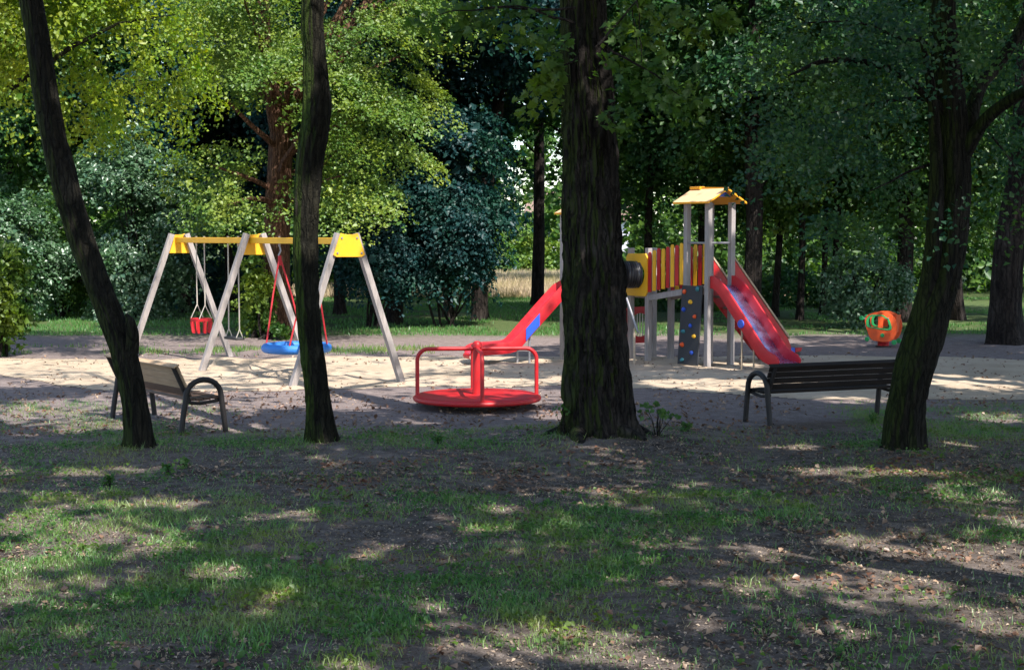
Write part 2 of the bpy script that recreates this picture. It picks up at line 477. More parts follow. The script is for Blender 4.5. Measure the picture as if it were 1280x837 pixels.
def sun_prune(C, frac=0.97):
    """leave a gap in a crown wherever its leaves would stand between the sun and a sunlit spot"""
    g = C - SUN*(C[:, 2:3]/SUN[2])
    gx = g[:, 0] + 0.5*(fbm(g[:, 0]*1.3, g[:, 1]*1.3, 3, 3)-0.5)*2
    gy = g[:, 1] + 0.5*(fbm(g[:, 0]*1.3+40, g[:, 1]*1.3, 9, 3)-0.5)*2
    pr = np.zeros(len(C))
    for (x, y, a, b) in LIT:
        k = 0.35 if a < 1 else 1.0
        ddx = g[:, 0]+(gx-g[:, 0])*k*0.9; ddy = g[:, 1]+(gy-g[:, 1])*k*0.9
        q = np.sqrt(((ddx-x)/a)**2+((ddy-y)/b)**2)
        e = 0.55 if a < 1 else 0.22
        pr = np.maximum(pr, np.clip((1+e-q)/(1.6*e), 0, 1))
    for (c, r) in SUNNY:
        d = np.array(c)-C
        t = -(d @ SUN)
        pr = np.maximum(pr, (t > 0) & ((d*d).sum(1)-t*t < r*r))
    return rng.random(len(C)) > pr*frac

def proj(C):
    """photo pixel of points"""
    d = C - np.array([0, 0, CAMH])
    cy, sy = math.cos(PITCH), math.sin(PITCH)
    dep = d[:, 1]*cy - d[:, 2]*sy
    up = d[:, 1]*sy + d[:, 2]*cy
    dep = np.where(np.abs(dep) < 1e-3, 1e-3, dep)
    return 640+FOC*d[:, 0]/dep, 418.5-FOC*up/dep, dep

# ------------------------------------------------------------------ leaves and trees
def unit(a):
    return a/np.maximum(np.linalg.norm(a, axis=1, keepdims=True), 1e-9)

def leaf_object(name, C, N, L, m, parent, origin, wr=0.75, droop=0.4):
    n = len(C)
    N = unit(N)
    T = rng.normal(size=(n, 3)); T[:, 2] -= droop
    T = unit(T - N*(T*N).sum(1, keepdims=True))
    B = np.cross(N, T)
    L = L[:, None]
    base, tip = C-T*L*0.5, C+T*L*0.5-N*L*0.10
    mid = C-T*L*0.08
    lf, rt = mid+B*L*wr*0.5+N*L*0.17, mid-B*L*wr*0.5+N*L*0.17
    vs = np.stack([base, rt, tip, lf], 1).reshape(-1, 3)-np.array(origin)
    i = np.arange(n)*4
    fs = np.stack([i, i+1, i+2, i, i+2, i+3], 1).reshape(-1, 3)
    return raw_mesh(name, vs, fs, 3, m, parent)

def maple_object(name, C, N, L, m, parent, origin):
    n = len(C)
    N = unit(N)
    T = rng.normal(size=(n, 3)); T[:, 2] -= 1.2
    T = unit(T - N*(T*N).sum(1, keepdims=True))
    B = np.cross(N, T)
    L = L[:, None]
    sh = [(-0.5, 0), (-0.42, .3), (-0.12, .55), (-0.05, .24), (0.2, .38), (.16, .16), (0.55, 0), (.16, -.16), (0.2, -.38), (-0.05, -.24), (-0.12, -.55), (-0.42, -.3)]
    vs = np.stack([C+T*L*a+B*L*b+N*L*(0.25*abs(b)-0.12*max(a, 0)) for a, b in sh], 1).reshape(-1, 3)-np.array(origin)
    i = np.arange(n)*12
    tri = [(0, 1, 3), (1, 2, 3), (0, 3, 5), (3, 4, 5), (0, 5, 6), (0, 6, 7), (0, 7, 9), (7, 8, 9), (0, 9, 11), (9, 10, 11)]
    fs = np.stack([np.stack([i+a, i+b, i+c], 1) for a, b, c in tri], 1).reshape(-1, 3)
    return raw_mesh(name, vs, fs, 3, m, parent)

def spray_centres(c, rad, n, shell=0.55, lump=1.6, seed=0, zlo=-1.0):
    """spray centres in an uneven ellipsoid: more towards the outside, thinned into clumps by noise"""
    c, rad = np.array(c, float), np.array(rad, float)
    out, tries = [], 0
    got = 0
    while got < n and tries < 60:
        d = unit(rng.normal(size=(n*3, 3)))
        r = shell+(1-shell)*rng.random(n*3)**0.8
        q = d*r[:, None]
        bump = 0.78+0.44*fbm(d[:, 0]*1.7+seed*3.1, d[:, 2]*1.7+d[:, 1]*1.3, seed, 3)
        q = q*bump[:, None]
        p = c+q*rad
        keep = (q[:, 2] > zlo) & (fbm(p[:, 0]/lump+p[:, 1]/lump*0.7, p[:, 2]/lump*1.8, seed+5, 2) > 0.42)
        out.append(np.concatenate([p, unit(q)], 1)[keep]); got += keep.sum(); tries += 1
    a = np.concatenate(out)[:n]
    return a[:, :3], a[:, 3:]

def spray_leaves(P, O, per, r, thick=0.16, jit=0.6, tilt=0.75, droop=0.35):
    k = len(P)
    idx = np.repeat(np.arange(k), per)
    rs = r*(0.6+0.8*rng.random(k))
    nrm = unit(np.array([0, 0, 1.0])*0.75+O*tilt+rng.normal(size=(k, 3))*0.2)
    a = unit(np.cross(nrm, rng.normal(size=(k, 3))))
    b = np.cross(nrm, a)
    th, rho = rng.random(len(idx))*2*math.pi, np.sqrt(rng.random(len(idx)))
    asp = 0.6+0.5*rng.random(k)
    C = P[idx]+(a[idx]*(rho*np.cos(th))[:, None]+b[idx]*(rho*np.sin(th)*asp[idx])[:, None])*rs[idx][:, None]
    C = C+nrm[idx]*(rng.normal(size=len(idx))*thick*rs[idx])[:, None]
    C[:, 2] -= droop*rho**2*rs[idx]
    N = unit(nrm[idx]+rng.normal(size=C.shape)*jit)
    return C, N

def catmull(pts, rs, step):
    pts = [V(p) for p in pts]
    P = [pts[0]*2-pts[1]]+pts+[pts[-1]*2-pts[-2]]
    Rr = [rs[0]]+list(rs)+[rs[-1]]
    op, orr = [], []
    for i in range(1, len(P)-2):
        n = max(2, int((P[i+1]-P[i]).length/step))
        for k in range(n):
            t = k/n
            a, b, c, d = P[i-1], P[i], P[i+1], P[i+2]
            op.append(0.5*((2*b)+(c-a)*t+(2*a-5*b+4*c-d)*t*t+(3*b-a-3*c+d)*t**3))
            tt = t*t*(3-2*t)
            orr.append(Rr[i]*(1-tt)+Rr[i+1]*tt)
    op.append(pts[-1]); orr.append(rs[-1])
    return op, orr

def trunk_shape(mb, pts, rs, seg=18, step=0.15, rough=0.06, flare=0.0, seed=0, groove=0.0, lobes=5):
    op, orr = catmull(pts, rs, step)
    n0 = len(mb.v)
    mb.tube(op, orr, seg, True)
    base_z = op[0].z
    n = len(op)
    for i in range(n):
        c = op[i]-mb.o
        for k in range(seg):
            a = 2*math.pi*k/seg
            idx = n0+i*seg+k
            d = mb.v[idx]-c
            q = V((math.cos(a)*2.2, math.sin(a)*2.2, op[i].z*0.55+seed*7.3))
            s = 1+rough*2.2*mnoise.noise(q)
            if groove:
                hz = op[i].z*0.9+seed*3
                wv = 0.35*mnoise.noise(V((math.cos(a)*2, math.sin(a)*2, hz*2)))
                s += groove*(1.3*abs(mnoise.noise(V((math.cos(a+wv)*9, math.sin(a+wv)*9, hz))))-0.28)
                s += groove*0.5*mnoise.noise(V((math.cos(a)*16, math.sin(a)*16, hz*4)))
            if flare:
                hz = max(0.0, op[i].z-base_z)
                s += flare*math.exp(-hz/0.26)*(0.35+1.25*max(0, math.cos(a*lobes+seed+0.9*math.sin(a)))**2)
            mb.v[idx] = c+d*s
    return op, orr

def branch(mb, p0, p1, r0, r1, seed=0, seg=5, sag=0.1, n=6):
    p0, p1 = V(p0), V(p1)
    L = (p1-p0).length
    pts = []
    for k in range(n+1):
        t = k/n
        p = p0.lerp(p1, t)
        p.z += L*sag*math.sin(math.pi*t)
        if 0 < k < n: p += V(mnoise.noise_vector(V((seed*1.7+t*3, seed, t))))*L*0.06
        pts.append(p)
    mb.tube(pts, [r0+(r1-r0)*k/n for k in range(n+1)], seg, False)

def limbs_to(mb, op, orr, P, count, zmin, r0=0.05, seed=0):
    if len(P) == 0: return
    pick = rng.choice(len(P), min(count, len(P)), replace=False)
    zz = [p.z for p in op]
    for j, i in enumerate(pick):
        e = V(P[i])
        h = math.hypot(e.x-op[-1].x, e.y-op[-1].y)
        zt = max(zmin, min(zz[-1]-0.1, e.z-0.45*h))
        k = min(range(len(op)), key=lambda q: abs(zz[q]-zt))
        branch(mb, op[k], e, min(orr[k]*0.5, r0+0.012*h), 0.008, seed+j, 5, 0.06)

def make_tree(name, label, pts, rs, bark, leaf, sprays, per, r, size, limbs=14, seg=14, step=0.3, zlimb=2.0, flare=0.0,
              rough=0.06, groove=0.0, prune=False, cut=None, extra=None, group=None, jit=0.6, wr=0.75, cat='tree', droop=0.35, seed=1, thick=.16, tilt=.75, roots=0):
    base = V(pts[0]); base.z = 0
    root = empty(name, base)
    tag(root, label, cat, group)
    mb = MB(base)
    op, orr = trunk_shape(mb, pts, rs, seg, step, rough, flare, seed, groove)
    P, O = sprays
    C, N = spray_leaves(P, O, per, r, thick, jit, tilt, droop)
    keep = np.ones(len(C), bool)
    if prune: keep &= sun_prune(C)
    if cut is not None: keep &= ~cut(C)
    C, N = C[keep], N[keep]
    # limbs go only to sprays that kept their leaves
    limbs_to(mb, op, orr, [p for p in P if (np.abs(C-p).max(1) < r).sum() > per*0.3] if prune or cut is not None else list(P), limbs, zlimb, seed=seed)
    if extra: extra(mb, op, orr)
    if roots:
        for j in range(roots):
            a = 2*math.pi*j/roots+rng.uniform(-.4, .4)
            L_ = orr[0]*rng.uniform(1.35, 2.1)
            bx, by = pts[0].x, pts[0].y
            rp = []
            for q in (0.2, .45, .7, .88, 1.0):
                aa = a+0.35*math.sin(q*4+j)
                x_, y_ = bx+math.cos(aa)*L_*q, by+math.sin(aa)*L_*q
                gz = float(ground_z(np.array([x_]), np.array([y_]))[0])
                rp.append(V((x_, y_, gz+orr[0]*(.34*(1-q)**1.3)-.03-.03*q)))
            trunk_shape(mb, rp, [orr[0]*.42, orr[0]*.30, orr[0]*.2, orr[0]*.13, orr[0]*.05], 10, .07, .08, 0, seed+j)
    mb.build('trunk', bark, root, smooth=60)
    L = size*np.exp(rng.normal(size=len(C))*.3)
    leaf_object('crown', C, N, L, leaf, root, base, wr)
    return root

def view_gap(C):
    x, y, d = proj(C)
    e = 7*np.sin(C[:, 2]*9)+5*np.sin(C[:, 0]*13)
    return (d > 20) & (d < 100) & (x > 604+e) & (x < 716+e) & (y > 296+e*2.2) & (y < 398)
def thin_gap(C):
    x, y, d = proj(C)
    return view_gap(C) | ((d > 20) & (x > 600) & (x < 705) & (y > 0) & (y < 300) & (fbm(x/18, y/18, 4, 2) > 0.72))

# ------------------------------------------------------------------ ground sheets
def spaced(lo, hi, fine, far, grow=1.22):
    a = list(np.arange(lo, hi+1e-6, fine))
    s = fine
    while a[-1] < far: s *= grow; a.append(a[-1]+s)
    s = fine
    b = []
    p = lo
    while p > -far: s *= grow; p -= s; b.append(p)
    return np.array(b[::-1]+a)
MOUNDS = [(-3.94, 15.61, .07, .5), (-2.08, 16.03, .07, .5), (1.02, 16.34, .13, .9), (4.11, 15.55, .08, .6), (-5.3, 33.6, .1, .8), (10.35, 30.9, .1, .9)]
def ground_z(x, y):
    z = (fbm(np.asarray(x)*1.1, np.asarray(y)*1.1, 21, 4)-0.5)*0.06*np.clip((19-np.asarray(y))/6, 0, 1)
    for mx, my, h, s in MOUNDS:
        z = z + h*np.exp(-((x-mx)**2+(y-my)**2)/(2*s*s))
    return z
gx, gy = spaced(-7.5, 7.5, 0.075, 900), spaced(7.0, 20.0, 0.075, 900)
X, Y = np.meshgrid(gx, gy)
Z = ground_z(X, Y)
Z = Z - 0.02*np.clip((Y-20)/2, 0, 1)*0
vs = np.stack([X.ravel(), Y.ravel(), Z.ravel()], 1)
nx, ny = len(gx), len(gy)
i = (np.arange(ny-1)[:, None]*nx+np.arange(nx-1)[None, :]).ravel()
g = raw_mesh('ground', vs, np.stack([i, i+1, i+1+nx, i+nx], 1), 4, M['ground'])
for p in g.data.polygons: p.use_smooth = True
tag(g, kind='structure')

sand_px = [(-80, 456), (0, 470), (125, 489), (300, 489), (520, 485), (720, 482), (860, 488), (1000, 500), (1180, 499), (1400, 506), (1420, 455), (1150, 445), (1000, 444), (830, 446), (640, 446), (420, 446), (240, 449), (100, 449), (-60, 447)]
def inside_poly(px, py, poly):
    c = np.zeros(len(px), bool)
    j = len(poly)-1
    for i in range(len(poly)):
        (x0, y0), (x1, y1) = poly[i], poly[j]
        if abs(y1-y0) > 1e-9:
            c ^= ((y0 > py) != (y1 > py)) & (px < (x1-x0)*(py-y0)/(y1-y0)+x0)
        j = i
    return c
def sand_sheet():
    poly = [tuple(at(*p))[:2] for p in sand_px]
    xs, ys = np.arange(-13.5, 13.5, .1), np.arange(19, 29.5, .1)
    X, Y = np.meshgrid(xs, ys)
    wx = X+.5*(fbm(X*1.1, Y*1.1, 41, 3)-.5); wy = Y+.6*(fbm(X*1.1+9, Y*1.1, 42, 3)-.5)
    ins = inside_poly(wx.ravel(), wy.ravel(), poly).reshape(X.shape)
    Z = .010+.05*np.maximum(0, fbm(X*1.3, Y*1.3, 43, 3)-.42)+.055*np.maximum(0, fbm(X*5.5, Y*5.5, 44, 2)-.5)
    for hx, hy, hr in ((-5.7, 27.0, .5), (-4.9, 26.0, .45), (-3.5, 24.1, .8), (-.8, 26.2, .6), (4.6, 24.5, .6)):
        Z += .035*np.exp(-((np.hypot(X-hx, Y-hy)-hr)/.22)**2)
        Z = np.where(np.hypot(X-hx, Y-hy) < hr, .008+(Z-.008)*.35, Z)
    w = ins.astype(float)
    for _ in range(5): w = (w+np.roll(w, 1, 0)+np.roll(w, -1, 0)+np.roll(w, 1, 1)+np.roll(w, -1, 1))/5
    Z = .005+(Z-.008)*np.clip((w-.6)*2.6, 0, 1)
    q = ins[:-1, :-1] & ins[1:, :-1] & ins[:-1, 1:] & ins[1:, 1:]
    n = X.shape[1]
    idx = (np.arange(X.shape[0])[:, None]*n+np.arange(n)[None, :])
    f = np.stack([idx[:-1, :-1][q], idx[:-1, 1:][q], idx[1:, 1:][q], idx[1:, :-1][q]], 1)
    used, inv = np.unique(f, return_inverse=True)
    vs = np.stack([X.ravel(), Y.ravel(), Z.ravel()], 1)[used]
    o = raw_mesh('sand_pit', vs, inv.reshape(-1, 4), 4, M['sand'])
    for p in o.data.polygons: p.use_smooth = True
    return tag(o, kind='structure')
sand = sand_sheet()

# ------------------------------------------------------------------ swing set
def swing_set():
    tops = [V((-6.24, 27.8, 0)), V((-4.40, 25.35, 0)), V((-2.54, 22.8, 0))]
    b = (tops[2]-tops[0]).normalized()
    pr = V((0.93, 0.37, 0)).normalized()
    loc = tops[1].copy()
    root = empty('swing_frame', loc)
    tag(root, 'timber A-frame swing set with a long yellow top beam standing in the sand', 'swing set')
    beam = MB(loc)
    beam.bar(tops[0]-b*0.12+V((0, 0, 2.215)), tops[2]+b*0.045+V((0, 0, 2.215)), 0.10, 0.10)
    beam.build('beam', M['yellow'], root, 0.008)
    halfs = (0.93, 0.93, 0.87)
    for c, hw in zip(tops, halfs):
        for s in (-1, 1):
            foot, top = c+pr*(s*hw), c+pr*(s*0.135)+V((0, 0, 2.33))
            MB(loc).bar(foot-(top-foot).normalized()*0.15, top, 0.095, 0.095, side=b).build('leg', M['leg'], root, 0.006)
        for s in ((1,) if c is tops[2] else (-1,)):
            o = c+b*(s*0.058)
            pl = [o-pr*0.135+V((0, 0, 2.335)), o-pr*0.06+V((0, 0, 2.315)), o+pr*0.06+V((0, 0, 2.315)), o+pr*0.135+V((0, 0, 2.335)),
                  o+pr*0.25+V((0, 0, 2.0)), o+pr*0.2+V((0, 0, 1.97)), o-pr*0.2+V((0, 0, 1.97)), o-pr*0.25+V((0, 0, 2.0))]
            p = MB(loc).plate(pl, b*(s*0.022)).build('end_plate', M['yellow'], root, 0.005)
            bo = MB(loc)
            for (u, z) in ((-.12, 2.26), (.12, 2.26), (-.19, 2.03), (.19, 2.03)):
                q = o+pr*u+V((0, 0, z))
                bo.tube([q+b*s*0.02, q+b*s*0.034], 0.016, 8)
            tag(bo.build('bolt', M['metal'], p), kind='stuff')
    def beam_at(t): return tops[0].lerp(tops[2], t)+V((0, 0, 2.165))
    def hanger(mb, p):
        mb.tube([p+V((0, 0, .12)), p+V((0, 0, .11))], 0.02, 8)
        mb.tube([p+V((0, 0, .0)), p-V((0, 0, .05))], 0.018, 8)
    # bucket seat
    c = beam_at(0.149)
    seat = V((c.x, c.y, 0.62))
    r2 = empty('bucket_swing', seat)
    tag(r2, 'red toddler bucket swing hanging on pale ropes in the far bay', 'swing')
    side = V((b.y, -b.x, 0))
    sh = MB(seat)
    def ring(z, w, d, n=24):
        return [seat+b*(w*math.copysign(abs(math.cos(a))**0.6, math.cos(a)))+side*(d*math.copysign(abs(math.sin(a))**0.6, math.sin(a)))+V((0, 0, z)) for a in [2*math.pi*k/n for k in range(n)]]
    n = 24
    top_o, top_i, low_o, low_i = ring(.17, .2, .17), ring(.17, .175, .145), ring(.115, .195, .165), ring(.115, .17, .14)
    sh.add(top_o+top_i+low_o+low_i, [f for k in range(n) for f in ((k, (k+1) % n, n+(k+1) % n, n+k), (2*n+k, 3*n+k, 3*n+(k+1) % n, 2*n+(k+1) % n), (k, 2*n+k, 2*n+(k+1) % n, (k+1) % n), (n+k, n+(k+1) % n, 3*n+(k+1) % n, 3*n+k))])
    sh.build('rim', M['red_plastic'], r2, 0.004)
    st = MB(seat)
    bot = ring(-.1, .15, .13)
    for k in range(0, n, 3):
        st.bar(low_o[k]*0.97+seat*0.03+V((0, 0, 0.0)), bot[k], 0.045, 0.02)
    tag(st.build('side_slats', M['red_plastic'], r2, 0.004), kind='stuff')
    MB(seat).plate(ring(-.135, .15, .13), V((0, 0, .04))).build('seat', M['black'], r2, 0.008)
    for s in (-1, 1):
        h = c+b*(s*0.17)
        ch = MB(seat)
        hanger(ch, h)
        y = seat+b*(s*0.17)+V((0, 0, .42))
        ch.tube([h, y], 0.011, 6)
        for q in (-1, 1): ch.tube([y, seat+b*(s*0.18)+side*(q*.12)+V((0, 0, .17))], 0.009, 6)
        ch.build('rope', M['rope'], r2)
    # flat seat
    c = beam_at(0.366)
    seat = V((c.x, c.y, 0.50))
    r3 = empty('flat_swing', seat)
    tag(r3, 'dark flat rubber swing seat hanging on two pale ropes beside the middle legs', 'swing')
    MB(seat).bar(seat-b*0.24, seat+b*0.24, 0.17, 0.045, side=side).build('seat', M['rubber'], r3, 0.012, 60, 3)
    for s in (-1, 1):
        h = c+b*(s*0.20)
        ch = MB(seat)
        hanger(ch, h)
        y = seat+b*(s*0.21)+V((0, 0, .16))
        ch.tube([h, y], 0.012, 6)
        for q in (-1, 1): ch.tube([y, seat+b*(s*0.21)+side*(q*.07)], 0.009, 6)
        ch.build('rope', M['rope'], r3)
    # nest swing
    c = beam_at(0.735)
    seat = V((c.x, c.y, 0.47))
    r4 = empty('nest_swing', seat)
    tag(r4, 'blue round nest swing hanging on red ropes in the near bay', 'swing')
    pts = [seat+V((0.5*math.cos(a), 0.5*math.sin(a), 0)) for a in [2*math.pi*k/40 for k in range(41)]]
    MB(seat).tube(pts, 0.075, 12, False).build('padded_ring', M['nest_blue'], r4, smooth=80)
    nt = MB(seat)
    for k in range(-3, 4):
        u = k*0.13
        w = math.sqrt(max(0.01, 0.46**2-u*u))
        nt.tube([seat+V((u, -w, 0)), seat+V((u, 0, -.06)), seat+V((u, w, 0))], 0.008, 5)
        nt.tube([seat+V((-w, u, 0)), seat+V((0, u, -.06)), seat+V((w, u, 0))], 0.008, 5)
    tag(nt.build('net', M['black'], r4), kind='stuff')
    for s in (-1, 1):
        h = c+b*(s*0.56)
        k = MB(seat)
        hanger(k, h)
        k.tube([h-V((0, 0, .03)), h+V((.02, 0, -.12)), h-V((.02, 0, .2))], 0.014, 6)
        tag(k.build('shackle', M['metal'], r4), kind='stuff')
        MB(seat).tube([h-V((0, 0, .2)), h-V((0, 0, .36))], 0.028, 8).build('rope_sleeve', M['redrope'], r4)
        for q in (-1, 1):
            e = seat+b*(s*0.40)+side*(q*.34)+V((0, 0, .07))
            MB(seat).tube([h-V((0, 0, .2)), h.lerp(e, .5)-V((0, 0, .03)), e], 0.014, 6).build('rope', M['redrope'], r4)
swing_set()

# ------------------------------------------------------------------ merry-go-round
def merry():
    c = at(596.5, 509); c.z = 0
    root = empty('merry_go_round', c)
    tag(root, 'red roundabout with tubular hand rails on the bare earth before the sand', 'merry-go-round')
    z0 = 0.06
    MB(c).lathe([(0, z0+.035), (.80, z0+.035), (.825, z0+.11), (.80, z0+.118), (.3, z0+.122), (0, z0+.122)], c, 64).build('platform', M['red'], root, smooth=25)
    rim = [c+V((.825*math.cos(a), .825*math.sin(a), z0+.07)) for a in [2*math.pi*k/72 for k in range(73)]]
    MB(c).tube(rim, 0.035, 10, False).build('rim', M['red'], root, smooth=80)
    MB(c).lathe([(.30, 0), (.30, .07), (.12, .09), (0, .09)], c, 24).build('base', M['black'], root)
    MB(c).lathe([(.065, z0+.1), (.056, .74), (.056, .80), (.066, .805), (.066, .84), (.055, .87), (.035, .89), (0, .895)], c, 24).build('centre_post', M['red'], root, smooth=40)
    for k in range(4):
        a = R(-84+90*k)
        u = V((math.cos(a), math.sin(a), 0))
        H, E, q = .79, .80, .15
        pts = [c+u*0.03+V((0, 0, H)), c+u*(E-q)+V((0, 0, H))]
        pts += arc(c+u*(E-q)+V((0, 0, H-q)), u, V((0, 0, 1)), q, 80, 0, 9)
        pts.append(c+u*E+V((0, 0, z0+.08)))
        MB(c).tube(pts, 0.027, 10).build('hand_rail', M['red'], root, smooth=50)
merry()

# ------------------------------------------------------------------ benches
def bench(name, label, origin, xdir, length, plank_mats, steel, bh=1.0):
    rz = math.atan2(xdir[1], xdir[0])
    root = empty(name, origin, rz)
    tag(root, label, 'bench', 'park benches facing the playground')
    for x in (0.0, length):
        pts = [V((x, -.02, -.05)), V((x, .03, .26)), V((x, .06, .42))]
        pts += [V((x, .28-.22*math.cos(a), .44+.19*math.sin(a))) for a in [math.pi*k/12 for k in range(0, 13)]]
        pts += [V((x, .52, .30)), V((x, .56, -.05))]
        MB().tube(pts, 0.033, 12).build('arm_leg', steel, root, smooth=50)
        xx = x+(0.045 if x == 0 else -0.045)
        MB().bar((xx, .12, .375), (xx, .12-.19*bh, .375+.415*bh), 0.05, 0.035, side=(0, 1, .4)).build('back_bracket', steel, root, 0.006)
        s = MB()
        pr = [(.07, .40), (.14, .385), (.26, .37), (.40, .385), (.52, .40), (.555, .385)]
        s.tube([V((xx, y, z-.022)) for y, z in pr], 0.02, 8)
        s.build('seat_bracket', steel, root, smooth=50)
    # seat planks, shallow dished
    for k, (y, z, ti) in enumerate(((.145, .405, .12), (.245, .398, .03), (.345, .402, -.06), (.45, .412, -.03))):
        MB().bar((0.03, y, z), (length-.03, y, z), 0.09, 0.034, side=(0, 1, -ti)).build('seat_plank', plank_mats[4], root, 0.012, 0, 2)
    MB().tube([V((0.03, .515, .397)), V((length-.03, .515, .397))], 0.026, 10).build('front_edge', steel, root, smooth=50)
    # back planks
    d = V((0, -.19, .415)).normalized()
    nrm = V((0, d.z, -d.y))
    for k in range(4):
        c = V((0, .095, .43))+d*((0.045+k*0.098)*bh)+nrm*0.03
        MB().bar(c+V((-.01, 0, 0)), c+V((length+.01, 0, 0)), (0.0825 if bh < 1 else .093)*bh, 0.024, side=d).build('back_plank', plank_mats[k], root, 0.006)
    c = V((0, .095, .43))+d*(0.402*bh)+nrm*0.015
    MB().bar(c+V((-.02, 0, 0)), c+V((length+.02, 0, 0)), 0.022, 0.075, side=d).build('cap_rail', plank_mats[5], root, 0.006)
    return root
pa = at(227, 544)
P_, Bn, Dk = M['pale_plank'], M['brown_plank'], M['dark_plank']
xd = V((0.6, -0.8, 0))
o1 = V((pa.x, pa.y, 0))-xd*2.05
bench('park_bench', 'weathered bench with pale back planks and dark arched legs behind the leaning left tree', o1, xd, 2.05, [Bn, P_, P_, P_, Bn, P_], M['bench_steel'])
pb = at(962, 534)
bench('park_bench', 'dark slatted bench in the shade with its back turned, right of the big slide', V((pb.x, pb.y, 0)), V((0.925, 0.38, 0)), 1.95, [Dk]*6, M['bench_steel'], 0.83)

